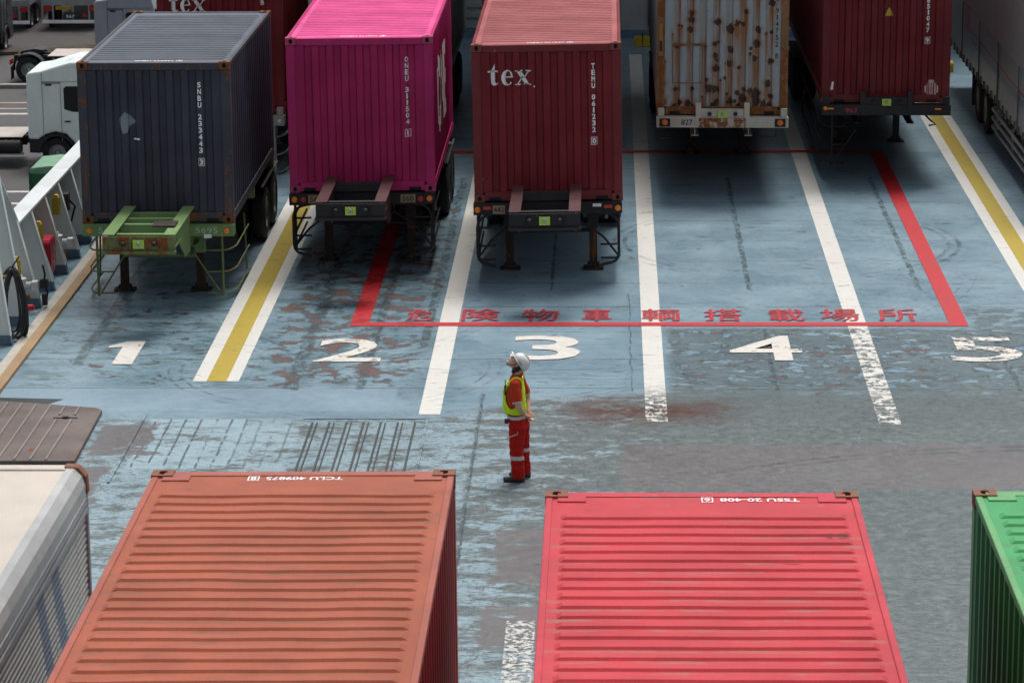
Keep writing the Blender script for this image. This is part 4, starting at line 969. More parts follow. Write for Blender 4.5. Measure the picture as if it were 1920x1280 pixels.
# ------------------------------------------------------------------ corrugated aluminium trailers
M_alu = paint('ribbed_aluminium', (.36, .36, .355), .38, dirt=.45, streak=.3, metal=.35); M_alud = paint('smooth_aluminium', (.27, .29, .30), .32, dirt=.5, streak=.5, metal=.4, rust=.12)
M_tarp = paint('cream_van_roof', (.50, .45, .39), .5, dirt=.35, streak=0, fade=.06); M_vr = paint('van_rail', (.42, .43, .42), .35, metal=.3, dirt=.5)
def ribs(t, x, sx, y0, y1, z0, z1, p, mat, name='side_wall'):
    n = int((z1-z0)/p); pr = [(x-sx*.03, z0)]
    for i in range(n): z = z0+i*p; pr += [(x, z), (x+sx*.012, z+p*.15), (x+sx*.012, z+p*.5), (x, z+p*.65)]
    pr += [(x, z1), (x-sx*.03, z1)]
    return MB().prism(pr, y0, y1, 'y').build(name, mat, t)
def mat_side():
    s = SH('grey_side_with_blue_stripes'); n = s.noise(s.P, 2, 5, .6); st = s.noise(s.sc(1, 1, 6, 3), 1.6, 4, .7)
    c = s.mix(n, (.30, .305, .29), (.40, .40, .375)); blue = (.10, .13, .20)
    u = s.y+s.z*.42      # slanted stripes
    for a, b in ((9.9, 10.22), (9.25, 9.55), (6.2, 6.6)): c = s.mix(s.step(u, a, a+.01)*(1-s.step(u, b, b+.01)), c, blue)
    y2 = s.step(s.z+s.y*.0, 2.02, 2.03)*(1-s.step(s.z, 2.12, 2.13))*(1-s.step(s.y, 7.35, 7.4)); c = s.mix(y2, c, (.42, .27, .05))
    sm_ = s.math('FRACT', s.y/1.07); c = s.mix((1-s.step(sm_, .012, .02))*.8, c, (.08, .08, .08))
    c = s.mix(s.step(st, .5, .75)*.4, c, (.16, .15, .14)); return s.fin(c, .45, .2)
t = thing('box_trailer', (-5.68, 14.5, 0), 'white box trailer with blue slanted stripes on its ribbed side, bottom left', 'trailer')
YE = 24.66-14.5
ribs(t, 1.235, 1, 0, YE-.03, 1.1, 3.55, .058, mat_side()); MB().box(-1.25, 1.2, .05, YE-.06, 1.0, 3.8).build('body', M_rf, t)
MB().prism([(-1.27, 3.72), (-1.27, 3.8), (-1.2, 3.88), (1.12, 3.88), (1.12, 3.72)], 0, YE-.1, 'y').build('roof_panel', M_tarp, t, .01)
MB().prism([(1.10, 3.7), (1.10, 3.895), (1.17, 3.89), (1.235, 3.83), (1.262, 3.75), (1.262, 3.56), (1.22, 3.55)], 0, YE, 'y').build('roof_rail', M_vr, t, .008)
MB().box(-1.27, 1.1, YE-.14, YE, 3.7, 3.90).build('roof_rail', M_tarp, t, .02); MB().box(1.24, 1.268, 0, YE-.01, 3.5, 3.54).box(1.24, 1.268, 0, YE-.01, 3.62, 3.64).build('gutter', M_steel, t)
MB().box(1.15, 1.265, YE-.07, YE+.01, 1.0, 3.72).build('corner_post', M_steel, t, .02); MB().prism([(1.08, 3.66), (1.08, 3.91), (1.2, 3.905), (1.27, 3.82), (1.28, 3.66)], YE-.10, YE+.02, 'y').build('corner_cap', cast_br, t, .02)
MB().box(-1.2, 1.2, .1, YE-.3, .8, 1.0).build('frame', M_black, t)
for y in (2, 3.3):
    for sx in (-1, 1): wheel(t, sx*1.05, y, sx)
for x in (-.6, .6): MB().box(x-.06, x+.06, 7, 7.12, 0, .8).build('landing_leg', M_black, t)
# silver trailer on the right
t = thing('box_trailer', (9.05, 54.3, 0), 'silver ribbed trailer with a red stripe and pipe guards at the right edge', 'trailer'); LT = 15.0
ribs(t, -1.24, -1, 0, LT, 2.25, 3.6, .052, M_alu); MB().box(-1.2, 1.25, .02, LT-.02, 1.05, 3.65).build('body', M_alud, t)
MB().prism([(-1.25, 3.6), (-1.27, 3.7), (-1.18, 3.78), (1.2, 3.78), (1.25, 3.6)], 0, LT, 'y').build('roof_panel', paint('silver_roof', (.6, .6, .59), .35, metal=.3, dirt=.3), t, .01)
def mat_skirt():
    s = SH('silver_skirt_striped'); n = s.noise(s.P, 1.5, 6, .65); st = s.noise(s.sc(3, 3, .8, 4), 1.2, 5, .7)
    c = s.mix(n, (.24, .26, .265), (.34, .355, .36)); c = s.mix(s.step(st, .5, .7)*.5, c, (.13, .14, .14))
    u = s.z-s.y*.005
    c = s.mix(s.step(u, 1.50, 1.52)*(1-s.step(u, 1.68, 1.7))*(1-s.step(s.y, 10.5, 11.2)), c, (.13, .19, .27))
    c = s.mix(s.step(u, 1.73, 1.735)*(1-s.step(u, 1.79, 1.795))*(1-s.step(s.y, 11.4, 11.5)), c, (.40, .015, .03))
    k = s.z+s.y*.9-12.05; c = s.mix(s.step(s.y, 11.0, 11.05)*(1-s.step(s.y, 12.0, 12.1))*s.step(s.z, 1.72, 1.75), c, (.36, .02, .035))
    c = s.mix(s.step(s.noise(s.P, 4, 7, .75), .62, .66)*(1-s.step(s.z, 1.12, 1.3)), c, (.2, .09, .04))
    return s.fin(c, .3, .3)
MB().box(-1.262, -1.201, .0, LT, 1.0, 2.24).build('skirt', mat_skirt(), t, .004)
m = MB()
for i in range(24): y = .4+i*.61; m.box(-1.29, -1.262, y-.02, y+.02, .97, 1.13).cyl((-1.30, y, 1.0), (-1.26, y, 1.0), .028, n=8)
for y in (3.1, 6.2, 9.3, 12.4): m.box(-1.282, -1.262, y-.012, y+.012, 1.0, 2.24)
m.build('hinge', paint('dirty_hinges', (.10, .09, .085), .5, rust=.5), t); MB().box(-1.15, 1.15, .2, LT-.1, .82, 1.0).build('frame', M_black, t)
m = MB()
for z, xo in ((.78, -1.2), (.6, -1.2), (.42, -1.2)):
    m.tube([(-.7, 1.3, z), (xo-.02, 1.35, z), (xo-.04, 1.8, z), (xo-.04, 7.1, z), (xo+.25, 7.4, z)], .035, 8, bend=.25)
for y in (1.9, 4.3, 6.7): m.tube([(-1.0, y+.2, 1.0), (-1.19, y, .8), (-1.19, y, .4)], .025, 6, bend=.08)
m.build('side_guard', M_steel, t, smooth=50)
for y in (8.6, 9.95):
    for sx in (-1, 1): wheel(t, sx*1.08, y, sx)
MB().box(-1.2, -.8, 10.9, 10.95, .2, 1.0).build('mud_flap', M_black, t); MB().box(-1.15, -.4, 4.5, 5.8, .55, 1.0).build('tool_box', mkr, t, .02); lamp(t, -1.2, 1.8, .98, plain('orange_side_lens', (.6, .1, .03), .4), .06)
for x in (-.6, .6): MB().box(x-.06, x+.06, 2.6, 2.72, 0, .85).build('landing_leg', M_black, t)
# ------------------------------------------------------------------ lorries on the quay
M_glass = plain('dark_cab_glass', (.012, .015, .018), .08, 0, .05)
def tractor(loc, label, col, cab=True, rz=0.0, group='tractor units on the quay', deckc=(.42, .38, .34)):
    """cab rear at x=0, front towards +x, near side y=0, width towards +y"""
    t = thing('tractor_unit', loc, label, 'truck', group, rz=rz)
    mc = paint('cab_paint_'+str(len(bpy.data.materials)), col, .3, dirt=.15, streak=.1, fade=.06); W = 2.4
    body = MB()
    prof = [(0, .95), (0, 3.02), (.05, 3.14), (.5, 3.2), (.95, 3.34), (1.45, 3.48), (1.95, 3.5), (2.2, 3.3), (2.3, 2.9), (2.42, 2.0), (2.45, 1.2), (2.42, .45), (1.62, .45), (1.5, .85), (1.25, 1.12), (.9, 1.2), (.55, 1.1), (.33, .95)]
    prof = [(x, z) for x, z in prof]
    b = body.prism(prof, .0, W, 'y').build('cab', mc, t, .07)
    dm = M_black
    for y0 in (-.012, W-.0):
        MB().prism([(1.22, 1.95), (1.22, 2.62), (1.3, 2.7), (2.12, 2.7), (2.26, 2.0), (1.9, 1.86), (1.5, 1.86)], y0, y0+.012, 'y').build('side_window', M_glass, t)
        ln = MB()
        for a_, b_ in (((1.12, .9), (1.12, 2.85)), ((1.12, 2.85), (2.2, 2.85)), ((.52, .9), (.52, 3.15)), ((.52, 2.78), (1.12, 2.85))):
            ln.box(min(a_[0], b_[0])-.008, max(a_[0], b_[0])+.008, y0-.002+(0 if y0 < 0 else .012), y0+.01+(0 if y0 < 0 else .006), min(a_[1], b_[1]), max(a_[1], b_[1])+.012)
        ln.build('door_gap', paint('gap_'+str(len(bpy.data.materials)), tuple(c*.35 for c in col), .5), t)
        MB().box(1.22, 1.42, y0-.03 if y0 < 0 else y0+.01, y0 if y0 < 0 else y0+.04, 1.52, 1.57).build('door_handle', M_black, t, .01); MB().box(.62, .84, y0-.005, y0+.01, 2.72, 2.78).build('vent', M_black, t)
        fen = []
        for k in range(10):
            a = math.radians(8+k*19); fen.append((.93+math.cos(a)*.66, .5+math.sin(a)*.66))
        for k in range(9, -1, -1):
            a = math.radians(8+k*19); fen.append((.93+math.cos(a)*.56, .5+math.sin(a)*.56))
        MB().prism(fen, y0-.03 if y0 < 0 else y0-.3, y0+.35 if y0 < 0 else y0+.04, 'y').build('wheel_arch', M_black, t)
    MB().box(.02, .6, .05, W-.05, .5, .95).build('cab_step', M_black, t, .02)
    MB().box(2.27, 2.44, .2, W-.2, 1.9, 2.8).build('windscreen', M_glass, t, .02)
    m = MB(); m.box(-3.3, 2.2, .75, .95, .72, .96).box(-3.3, 2.2, 1.45, 1.65, .72, .96)
    for x in (-3.2, -1.5, -.3): m.box(x-.05, x+.05, .95, 1.45, .75, .93)
    m.build('frame', M_black, t, .01)
    MB().box(-1.9, -.25, .25, W-.25, .97, 1.0).build('deck_plate', paint('catwalk_'+str(len(bpy.data.materials)), deckc, .6, dirt=.5), t, .01)
    MB().cyl((-1.5, .3, .65), (-.3, .3, .65), .26, n=20).build('fuel_tank', M_black, t, smooth=40); MB().box(-1.4, -.4, 1.8, 2.3, .45, .85).build('battery_box', M_black, t, .02)
    m = MB()
    for i in range(6): m.box(-1.7+.22*i, -1.62+.22*i, .18, .26, .5, .9)
    m.box(-1.9, -.2, .12, .2, .42, .5).build('side_bar', M_steel, t)
    MB().prism([(-3.05, .98), (-2.3, .98), (-2.1, 1.16), (-2.5, 1.2), (-3.0, 1.12)], .75, 1.65, 'y').build('fifth_wheel', M_black, t, .02)
    for yy in (.02, W-.52):
        fen = []
        for k in range(11):
            a = math.radians(-8+k*19.6); fen.append((-2.62+math.cos(a)*.64, .5+math.sin(a)*.62))
        for k in range(10, -1, -1):
            a = math.radians(-8+k*19.6); fen.append((-2.62+math.cos(a)*.60, .5+math.sin(a)*.58))
        MB().prism(fen, yy, yy+.5, 'y').build('mudguard', M_black, t)
        MB().box(-3.30, -3.27, yy, yy+.5, .12, .62).build('mud_flap', M_black, t)
    for x, ys_ in ((.93, (.16, W-.16)), (-2.62, (.16, .46, W-.46, W-.16))):
        for y in ys_:
            e = wheel(t, 0, 0, 1 if y > 1.2 else -1, r=.5, w=.26); e.rotation_euler = (0, 0, PI/2); e.location = (x, y, .5)
    # rear lamps and plate
    for y in (.45, W-.45):
        MB().box(-3.36, -3.33, y-.28, y+.28, .66, .86).build('tail_lamp', M_red, t, .005)
        m = MB()
        for k in range(4): m.prism([(y-.26+k*.13, .68), (y-.2+k*.13, .68), (y-.14+k*.13, .84), (y-.20+k*.13, .84)], -3.368, -3.361, 'x')
        m.build('chevron', M_amber, t)
    MB().box(-3.37, -3.34, 1.0, 1.45, .55, .76).build('number_plate', paint('green_plate_'+str(len(bpy.data.materials)), (.05, .12, .09), .5), t)
    return t
tractor((-18.93, 97.5, QZ), 'white tractor unit with a high roof fairing parked behind the white rail', (.72, .80, .78))
tractor((-19.65, 115.3, QZ), 'grey tractor unit with a pale catwalk, behind the grass planter', (.27, .29, .34), deckc=(.46, .40, .36))
tractor((-24.6, 122.2, QZ), 'dark tractor unit seen from behind at the far left edge', (.05, .055, .06), rz=PI/2)
# two trailers seen from behind, far left corner
def rear_trailer(x, y, lab, num, bodyc):
    t = thing('parked_trailer', (x, y, QZ), lab, 'trailer', 'trailers standing on the far side of the quay'); mb_ = paint('trailer_tail_'+num, bodyc, .55, rust=.3, dirt=.6)
    MB().box(-1.24, 1.24, .05, 11, 1.2, 1.45).build('bed', mb_, t, .01)
    m = MB(); m.box(-1.24, 1.24, -.02, .04, 1.18, 1.46)
    for k in (-1.2, -.75, .1, .8, 1.2): m.box(k-.04, k+.04, -.03, .03, .5, 1.2)
    m.build('tail_frame', M_steel, t, .01)
    MB().box(-1.22, 1.22, -.06, .02, .42, .56).build('bumper', M_white, t, .01)
    for sx in (-1, 1): MB().box(sx*.98-.17, sx*.98+.17, -.05, -.031, .95, 1.12).build('tail_lamp', M_red, t, .005)
    MB().box(-.62, .06, -.05, -.031, 1.0, 1.15).build('reflector_bar', paint('amber_reflector_'+num, (.42, .26, .03), .4), t, .005)
    p = MB().box(-.3, .3, -.055, -.035, .62, .9).build('number_plate', paint('dark_green_plate_'+num, (.02, .05, .04), .5), t, .005)
    mobj('lettering', flat_front(fit(glyphs(num, 1, 1, .01), .36, .13), 0, -.058, .72), p, [M_white])
    MB().prism([(.5, .7), (.72, .7), (.61, .9)], -.05, -.035, 'y').build('warning_triangle', M_red, t)
    for yy in (1.2, 2.5):
        for sx in (-1, 1): wheel(t, sx*1.0, yy, sx)
    m = MB()
    for i in range(16): m.box(-1.24, -1.2, .1+i*.68, .18+i*.68, 1.46, 2.6).box(1.2, 1.24, .1+i*.68, .18+i*.68, 1.46, 2.6)
    for z in (1.8, 2.2, 2.55): m.box(-1.25, 1.25, -.01, .03, z, z+.12)
    m.build('stake_side', mb_, t); return t
rear_trailer(-25.9, 128.6, 'stake trailer with the number plate 2650, farthest left', '2650', (.22, .22, .21))
rear_trailer(-22.95, 128.8, 'stake trailer with the number plate 567, behind the grey tractor', '567', (.34, .32, .29))
# small lorry with a green canvas canopy
t = thing('canopy_truck', (-17.2, 88.5, QZ), 'small truck with a green canvas canopy just beyond the white rail', 'truck')
M_can = paint('green_canvas', (.02, .13, .055), .7, dirt=.4); M_cant = paint('faded_green_canvas_top', (.15, .29, .19), .7, dirt=.3)
MB().prism([(0, .6), (0, 1.5), (.06, 1.62), (2.9, 1.62), (2.96, 1.5), (2.96, .6)], 0, 1.9, 'y').build('canopy_side', M_can, t, .04)
MB().prism([(-.03, 1.5), (.05, 1.70), (.6, 1.76), (1.5, 1.72), (2.3, 1.76), (2.95, 1.68), (3.0, 1.5)], -.02, 1.92, 'y').build('canopy_top', M_cant, t, .04)
m = MB()
for x in (.0, .74, 1.48, 2.2, 2.94): m.box(x-.02, x+.02, -.03, .0, .6, 1.6)
m.build('canopy_hoop', M_can, t); MB().prism([(3.05, .45), (3.05, 1.5), (3.25, 1.72), (4.1, 1.7), (4.5, 1.1), (4.55, .45)], .0, 1.9, 'y').build('cab', paint('small_cab_white', (.5, .52, .52), .35), t, .06)
MB().box(0, 4.3, .1, 1.8, .42, .6).build('frame', M_black, t)
for x in (.7, 3.8):
    for y in (.15, 1.75): e = wheel(t, 0, 0, 1 if y > 1 else -1, r=.3, w=.16); e.rotation_euler = (0, 0, PI/2); e.location = (x, y, .3)
# ------------------------------------------------------------------ the worker: facing left, head tipped back, hands clasped behind
def sph(p, r, n=10):
    p = Vector(p); r = Vector((r, r, r)) if not isinstance(r, (tuple, list)) else Vector(r); out = []
    for i in range(n+1):
        a = PI*i/n
        for j in range(n*2):
            b = PI*j/n; out.append(p+Vector((math.sin(a)*math.cos(b)*r.x, math.sin(a)*math.sin(b)*r.y, math.cos(a)*r.z)))
    return out
def disc(p, d, r, n=20):
    p = Vector(p); d = Vector(d).normalized(); u = d.orthogonal().normalized(); w = d.cross(u)
    return [p+u*math.cos(2*PI*i/n)*r+w*math.sin(2*PI*i/n)*r for i in range(n)]
def hull(bm, pts):
    vs = [bm.verts.new(p) for p in pts]; r = bmesh.ops.convex_hull(bm, input=vs)
    bmesh.ops.delete(bm, geom=list({v for v in r['geom_interior'] if isinstance(v, bmesh.types.BMVert)}), context='VERTS')
def grow(name, hulls, voxel, mats, parent, smooth=4, wrinkle=0.0, cut=None, M=None, thick=0.0):
    bm = bmesh.new()
    for h in hulls: hull(bm, h)
    me = bpy.data.meshes.new(name); bm.to_mesh(me); bm.free()
    if M is not None: me.transform(M)
    o = bpy.data.objects.new(name, me); COL.objects.link(o)
    r = o.modifiers.new('r', 'REMESH'); r.mode = 'VOXEL'; r.voxel_size = voxel; r.use_smooth_shade = True
    s = o.modifiers.new('s', 'SMOOTH'); s.iterations = smooth; s.factor = .5
    bpy.context.view_layer.update()
    m2 = bpy.data.meshes.new_from_object(o.evaluated_get(bpy.context.evaluated_depsgraph_get())); o.modifiers.clear(); o.data = m2; bpy.data.meshes.remove(me)
    bm = bmesh.new(); bm.from_mesh(m2)
    if wrinkle:
        bm.normal_update()
        for v in bm.verts:
            p = v.co; q = mnoise.noise(Vector((p.x*9, p.y*9, p.z*16)))+.6*mnoise.noise(Vector((p.x*20+3, p.y*20, p.z*30)))
            v.co += v.normal*wrinkle*q
    if cut:
        dead = [f for f in bm.faces if cut(f.calc_center_median())]
        bmesh.ops.delete(bm, geom=dead, context='FACES')
    bm.to_mesh(m2); bm.free(); m2.name = name; m2.shade_smooth(); m2.materials.clear()
    for m in mats: m2.materials.append(m)
    if thick: t = o.modifiers.new('t', 'SOLIDIFY'); t.thickness = thick; t.offset = 0
    o.parent = parent; return o
def cloth(name, col, bands=(), bandcol=(.5, .5, .48), rough=.85):
    s = SH(name); n = s.noise(s.P, 9, 5, .65); c = s.mix(n, tuple(v*.8 for v in col), tuple(min(1, v*1.12) for v in col))
    for (z0, z1, y0, y1) in bands: c = s.mix(s.step(s.z, z0-.002, z0+.002)*(1-s.step(s.z, z1-.002, z1+.002))*s.step(s.y, y0-.001, y0)*(1-s.step(s.y, y1, y1+.001)), c, bandcol)
    s.bump(s.noise(s.P, 55, 3, .6), .002, .4); return s.fin(c, rough, spec=.2)
M_skin = plain('skin', (.62, .33, .24), .5, 0, .08); M_shirt = cloth('orange_red_shirt', (.50, .045, .012)); M_silver = cloth('reflective_silver', (.50, .49, .47), rough=.5)
M_trou = cloth('red_trousers', (.42, .012, .008), [(.305, .36, -1, 0), (.36, .41, 0, 1), (.10, .1, 0, 0)]); M_vest = cloth('lime_vest', (.56, .82, .03)); M_hair = plain('black_hair', (.010, .009, .009), .5)
M_helm = plain('white_helmet', (.72, .72, .71), .25, 0, .04); M_shoe = plain('dark_shoe', (.03, .029, .03), .55)
P0 = thing('person', (-1.165, 37.42, 0), 'worker in white helmet, lime vest and red uniform looking up, hands clasped behind back', 'person')
hf = math.radians(60)
# head frame: x' = face direction (-X) tipped up by hf ; local coords (f, l, u)
hc_ = Vector((.01, 0, 1.575)); ff = Vector((-math.cos(hf), 0, math.sin(hf))); uu = Vector((math.sin(hf), 0, math.cos(hf))); ll = Vector((0, -1, 0))
HM = Matrix.Translation(hc_) @ Matrix(((ff.x, ll.x, uu.x, 0), (ff.y, ll.y, uu.y, 0), (ff.z, ll.z, uu.z, 0), (0, 0, 0, 1)))
def hp(f, l, u): return HM @ Vector((f, l, u))
def hs(f, l, u, r): return [hp(*p) for p in sph((f, l, u), r)]
def hand(hl, w, palmdir, fdir, side, curl=.9):
    """palm and five separate curled fingers; w wrist, fdir towards the fingertips, palmdir out of the palm, side towards the thumb"""
    w = Vector(w); f = Vector(fdir).normalized(); p = Vector(palmdir).normalized(); s = f.cross(p).normalized()*side; p = s.cross(f)*side if False else p
    a = w+f*.025; b = w+f*.085
    hl.append(sph(w, .024)+sph(a+s*.022, .016)+sph(a-s*.022, .016)+sph(b+s*.032, .0125)+sph(b-s*.032, .0125))
    for k, (o, L) in enumerate(((.031, .068), (.011, .077), (-.010, .071), (-.030, .055))):
        q = b+s*o; d = f; r = .0095
        for j, (fr, an) in enumerate(((.45, .35), (.32, .85), (.23, .7))):
            c_, s_ = math.cos(an*curl), math.sin(an*curl); d2 = (d*c_+p*s_*(1 if abs(d.dot(p)) < .99 else 0)); d2 = (f*math.cos(curl*(.35+.75*j))+p*math.sin(curl*(.35+.75*j))).normalized()
            q2 = q+d2*L*fr; hl.append(sph(q, r, 6)+sph(q2, r*.9, 6)); q = q2; r *= .93
    t0 = w+f*.025+s*.026; t1 = t0+(s*.8+f*.5+p*.2).normalized()*.038; t2 = t1+(f*.8+p*.5).normalized()*.032
    hl.append(sph(t0, .013, 6)+sph(t1, .011, 6)); hl.append(sph(t1, .011, 6)+sph(t2, .009, 6))
B = []
B.append(hs(-.012, 0, .03, (.098, .078, .10))); B.append(hs(.02, 0, -.015, (.072, .066, .09))); B.append(hs(.035, 0, -.075, (.042, .045, .038))+hs(-.0, 0, -.04, (.05, .06, .04)))
B.append(hs(.092, 0, .012, .008)+hs(.110, 0, -.022, .011)+hs(.085, .013, -.028, .007)+hs(.085, -.013, -.028, .007))   # nose
B.append(hs(.079, 0, .035, (.012, .045, .01)))                                                                     # brow
B.append(hs(.084, .016, -.054, .007)+hs(.084, -.016, -.054, .007)+hs(.091, 0, -.052, .007)); B.append(hs(.082, .013, -.066, .007)+hs(.082, -.013, -.066, .007)+hs(.087, 0, -.065, .007))  # lips
B.append(hs(.075, 0, -.098, .015)+hs(.05, 0, -.09, .025))                                                            # chin
for l in (-1, 1): B.append(hs(-.012, l*.079, -.005, (.018, .008, .03))); B.append(hs(.06, l*.045, -.02, .022))
B.append(sph((.045, 0, 1.50), .058)+sph((-.0, 0, 1.36), .062))                                                       # neck
B.append(sph((-.01, -.14, 1.33), .055)+sph((-.01, .14, 1.33), .055)+sph((-.03, 0, 1.15), (.10, .14, .1))+sph((-.01, 0, .95), (.095, .13, .1)))
B.append(sph((.02, 0, .88), (.09, .12, .08))+sph((-.0, 0, 1.0), (.09, .13, .05)))
EL, WL = Vector((.03, -.235, 1.055)), Vector((.105, -.055, .895)); ER, WR = Vector((.135, .225, 1.07)), Vector((.155, .06, .905))
for S, E_, W_ in ((Vector((-.015, -.175, 1.34)), EL, WL), (Vector((.03, .18, 1.34)), ER, WR)):
    B.append(sph(S, .052)+sph(E_, .040)); B.append(sph(E_, .041)+sph(E_.lerp(W_, .35), .039)); B.append(sph(E_.lerp(W_, .35), .039)+sph(W_, .025))
hand(B, WL, (.5, .55, .3), (.55, .35, -.75), 1, .8); hand(B, WR, (.35, -.6, .2), (.25, -.45, -.85), -1, .9)
for y, kx, ax, hx in ((-.10, .005, .02, .02), (.10, .07, .09, .04)):
    B.append(sph((hx, y*.7, .82), .075)+sph((kx, y*1.0, .47), .055)); B.append(sph((kx, y*1.05, .47), .056)+sph((ax, y*1.1, .09), .04)); B.append(sph((ax, y*1.1, .06), .04)+sph((ax-.12, y*1.1, .035), .03))
grow('body', B, .0055, [M_skin], P0, 3)
for l in (-1, 1):
    e = MB().lathe([(-.008, .001), (-.006, .007), (0, .009), (.006, .007), (.008, .001)], (0, 0, 0), 'z', 10).build('eye', M_ink, P0, smooth=True); e.location = hp(.078, l*.031, .012)
    MB().box(-.004, .004, -.014, .014, -.003, .003).build('eyebrow', M_hair, P0).matrix_local = HM @ Matrix.Translation((.087, l*.032, .034))
grow('hair', [hs(-.035, 0, .02, (.088, .083, .10)), hs(-.062, 0, -.045, (.05, .07, .06)), hs(-.075, 0, -.085, (.035, .055, .04)), hs(-.01, 0, .075, (.09, .08, .05))], .008, [M_hair], P0, 3, .004)
# helmet: shell with brim, straps, ear knob
n = 32; hv = []; hfa = []
prof = [(0, 1.0), (.25, .985), (.5, .90), (.72, .74), (.88, .52), (.97, .27), (1.0, .0)]
for t_, r_ in prof:
    for i in range(n):
        a = 2*PI*i/n; hv.append((-.018+.133*r_*math.cos(a) if r_ else -.018, .108*r_*math.sin(a), .035+.125*t_))
hfa = [(j*n+i, j*n+(i+1) % n, (j+1)*n+(i+1) % n, (j+1)*n+i) for j in range(len(prof)-1) for i in range(n)]
hel = MB().add(hv, hfa)
br = []; 
for k, ex in ((0, 0), (1, 1)):
    for i in range(n):
        a = 2*PI*i/n; fwd = max(0, math.cos(a)); e_ = ex*(.008+.045*fwd**3); br.append((-.018+(.133+e_)*math.cos(a), (.108+ex*.008+e_*.3)*math.sin(a), .035-ex*.010*fwd-ex*.004))
hel.add(br, [(i, (i+1) % n, n+(i+1) % n, n+i) for i in range(n)])
for y in (-.02, .02): hel.tube([(-.018+.125*math.cos(a), y, .035+.131*math.sin(a)) for a in np.linspace(.5, 2.7, 12)], .005, 6)
ho = hel.build('helmet', M_helm, P0, smooth=True); ho.matrix_local = HM; sd_ = ho.modifiers.new('t', 'SOLIDIFY'); sd_.thickness = .004
me = fit(glyphs('ALOX', 1, 1, .02), .07, .018)
for v in me.vertices: v.co = Vector((-v.co.x+.0, .113*math.sqrt(max(0, 1-((-v.co.x)/.15)**2)) , v.co.y+.052))
sm2 = mobj('lettering', me, ho, [M_ink])
def strap(name, pts, r, m): return MB().tube([hp(*p) for p in pts], r, 6).build(name, m, P0)
for l in (-1, 1): strap('chin_strap', [(.02, l*.104, .03), (.01, l*.087, -.02), (.03, l*.062, -.085), (.055, l*.02, -.118), (.058, 0, -.120)], .005, M_ink)
strap('nape_band', [(-.03, -.09, .02), (-.09, -.07, -.035), (-.118, 0, -.045), (-.09, .07, -.035), (-.03, .09, .02)], .009, M_black)
MB().lathe([(-.012, .001), (-.012, .018), (.012, .018), (.012, .001)], (0, 0, 0), 'z', 14).build('helmet_knob', plain('magenta_knob', (.4, .01, .12), .4), P0, smooth=40).location = hp(-.155, .02, -.01)
# shirt with short sleeves
Sh = [sph((-.035, 0, 1.18), (.135, .165, .15))+sph((-.02, 0, .93), (.128, .155, .08))+sph((-.0, -.135, 1.335), .068)+sph((.01, .135, 1.335), .068)+sph((0, 0, 1.37), .075)]
for S, E_ in ((Vector((-.015, -.165, 1.33)), EL), (Vector((.03, .17, 1.33)), ER)):
    d_ = (E_-S).normalized(); e2 = S+d_*((E_-S).length*.84); Sh.append(sph(S, .073)+disc(e2, d_, .069))
grow('shirt', Sh, .008, [M_shirt], P0, 3, .006)
grow('collar', [disc((.005, 0, 1.375), (-.2, 0, 1), .075)+disc((.02, 0, 1.43), (-.35, 0, 1), .072)]+[sph((-.06, l*.03, 1.385), .016)+sph((-.085, l*.045, 1.34), .014)+sph((-.02, l*.06, 1.43), .012) for l in (-1, 1)], .006, [cloth('red_collar', (.55, .045, .03))], P0, 2)
for S, E_ in ((Vector((-.015, -.165, 1.33)), EL), (Vector((.03, .17, 1.33)), ER)):
    d_ = (E_-S).normalized(); e1 = S+d_*((E_-S).length*.80); e2 = S+d_*((E_-S).length*.87); MB().cyl(e1, e2, .071, .0705, 24).build('sleeve_band', M_silver, P0, smooth=40)
# vest: open at the sides, a band round the hem
V = [sph((-.035, 0, 1.18), (.148, .178, .16))+sph((-.022, 0, .95), (.152, .170, .07))+sph((.0, -.125, 1.335), .078)+sph((.01, .125, 1.335), .078)]
def vcut(c):
    if c.z < .885: return True
    if (c.x-.0)**2+(c.y)**2 < .088**2 and c.z > 1.33: return True
    if abs(c.y) > .06 and ((c.x+.055)/.085)**2+((c.z-1.16)/(.165))**2 < 1: return True
    if abs(c.y) > .155 and c.z > 1.16 and -.13 < c.x < .09: return True
    if c.x < -.05 and abs(c.y) < .028 and c.z > .97: return True
    return False
grow('vest', V, .009, [M_vest], P0, 3, .008, vcut, thick=.006)
grow('belt', [disc((.005, 0, .865), (0, 0, 1), 1.0)], .05, [M_silver], P0, 0) if False else None
bv = [(0.003+.130*math.cos(a), .163*math.sin(a)) for a in np.linspace(0, 2*PI, 33)[:-1]]
MB().prism(bv, .845, .885, 'z').build('belt', M_silver, P0, smooth=40)
MB().box(-.155, -.12, -.12, -.085, 1.17, 1.30).cyl((-.14, -.10, 1.3), (-.14, -.10, 1.37), .006).build('radio', M_ink, P0, .006)
MB().box(-.155, -.10, -.13, -.09, .79, .85).build('belt_pouch', M_ink, P0, .006)
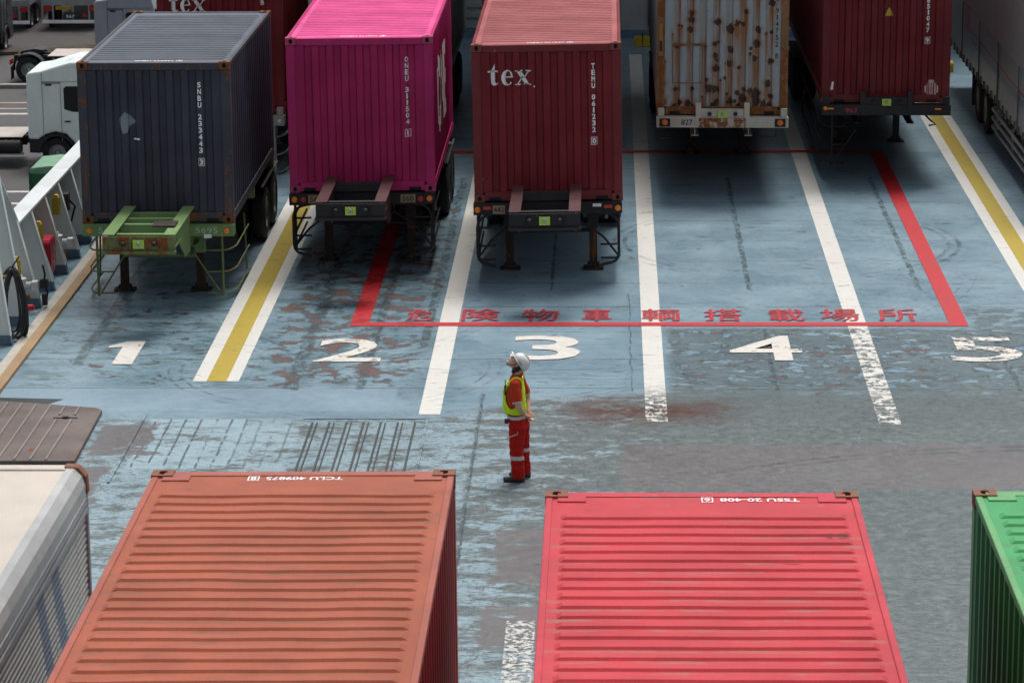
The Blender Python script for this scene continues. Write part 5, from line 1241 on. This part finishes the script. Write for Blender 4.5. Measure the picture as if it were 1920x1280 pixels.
# trousers
T = [sph((.01, 0, .845), (.125, .16, .05))+sph((.03, -.075, .74), (.115, .1, .09))+sph((.045, .075, .74), (.115, .1, .09))]
for y, kx, ax, hx, zc in ((-.10, .0, .02, .015, .05), (.10, .07, .09, .05, .05)):
    T.append(sph((hx, y*.85, .74), (.118, .1, .09))+sph((kx, y*1.02, .45), (.092, .085, .05))); T.append(sph((kx, y*1.02, .45), (.092, .085, .06))+sph((ax, y*1.1, .12), (.088, .078, .05))+disc((ax, y*1.1, .045), (0, 0, 1), .083))
to = grow('trousers', T, .009, [M_trou], P0, 3, .011)
m = MB().prism([(-.12, .625), (.02, .675), (.02, .665), (-.12, .612)], -.204, -.196, 'y').prism([(.012, .70), (.022, .70), (.022, .66), (.012, .66)], -.204, -.196, 'y'); m.build('pocket_trim', M_silver, P0)
for y, ax in ((-.11, .02), (.11, .09)):
    grow('shoe', [sph((ax+.045, y, .045), (.05, .045, .045))+sph((ax-.06, y, .045), (.06, .048, .04))+sph((ax-.165, y, .036), (.035, .042, .034)), [Vector((ax+x_, y+y_, z_)) for x_ in (-.19, .09) for y_ in (-.042, .042) for z_ in (.0, .022)]], .007, [M_shoe], P0, 2)

P0.scale = (.975, .975, .975)
# ------------------------------------------------------------------ light, sky, camera
SUN_EL, SUN_AZ = math.radians(66), math.radians(15)   # high and ahead of the camera, veiled by cloud
w = bpy.data.worlds.new('World'); SC.world = w; w.use_nodes = True; nt = w.node_tree; nt.nodes.clear()
sky = nt.nodes.new('ShaderNodeTexSky'); sky.sky_type = 'NISHITA'; sky.sun_disc = False; sky.sun_elevation = SUN_EL; sky.sun_rotation = SUN_AZ
sky.dust_density = 4; sky.air_density = 1.0; sky.ozone_density = 1.0
hs = nt.nodes.new('ShaderNodeHueSaturation'); hs.inputs['Saturation'].default_value = .35
bg = nt.nodes.new('ShaderNodeBackground'); bg.inputs[1].default_value = .085; wo = nt.nodes.new('ShaderNodeOutputWorld')
nt.links.new(sky.outputs[0], hs.inputs['Color']); nt.links.new(hs.outputs[0], bg.inputs[0]); nt.links.new(bg.outputs[0], wo.inputs[0])
sl = bpy.data.lights.new('sun', 'SUN'); sl.energy = 2.0; sl.angle = math.radians(24); sl.color = (1, .97, .93)
so = bpy.data.objects.new('sun', sl); COL.objects.link(so)
d = Vector((math.sin(SUN_AZ)*math.cos(SUN_EL), math.cos(SUN_AZ)*math.cos(SUN_EL), math.sin(SUN_EL)))
so.rotation_euler = d.to_track_quat('Z', 'Y').to_euler()
cd = bpy.data.cameras.new('camera'); co = bpy.data.objects.new('camera', cd); COL.objects.link(co); SC.camera = co
F = 5700.0; cd.sensor_width = 36; cd.lens = F/1920*36; cd.clip_start = .5; cd.clip_end = 3000
yc = Vector((180, 1410, -F)).normalized(); xv = -(1410*33+F*F)/180; xc = -Vector((xv, 33, -F)).normalized(); zc = xc.cross(yc)
R3 = Matrix((xc, yc, zc)); co.matrix_world = Matrix.Translation((0, 0, 11.07)) @ R3.to_4x4()
cd.dof.use_dof = True; cd.dof.focus_distance = 42; cd.dof.aperture_fstop = 8.0
SC.view_settings.view_transform = 'Standard'; SC.view_settings.look = 'None'; SC.view_settings.gamma = 1; SC.view_settings.exposure = 0.57
SC.cycles.max_bounces = 4; SC.cycles.diffuse_bounces = 3; SC.cycles.adaptive_threshold = .03; SC.cycles.transparent_max_bounces = 8; SC.cycles.use_denoising = True
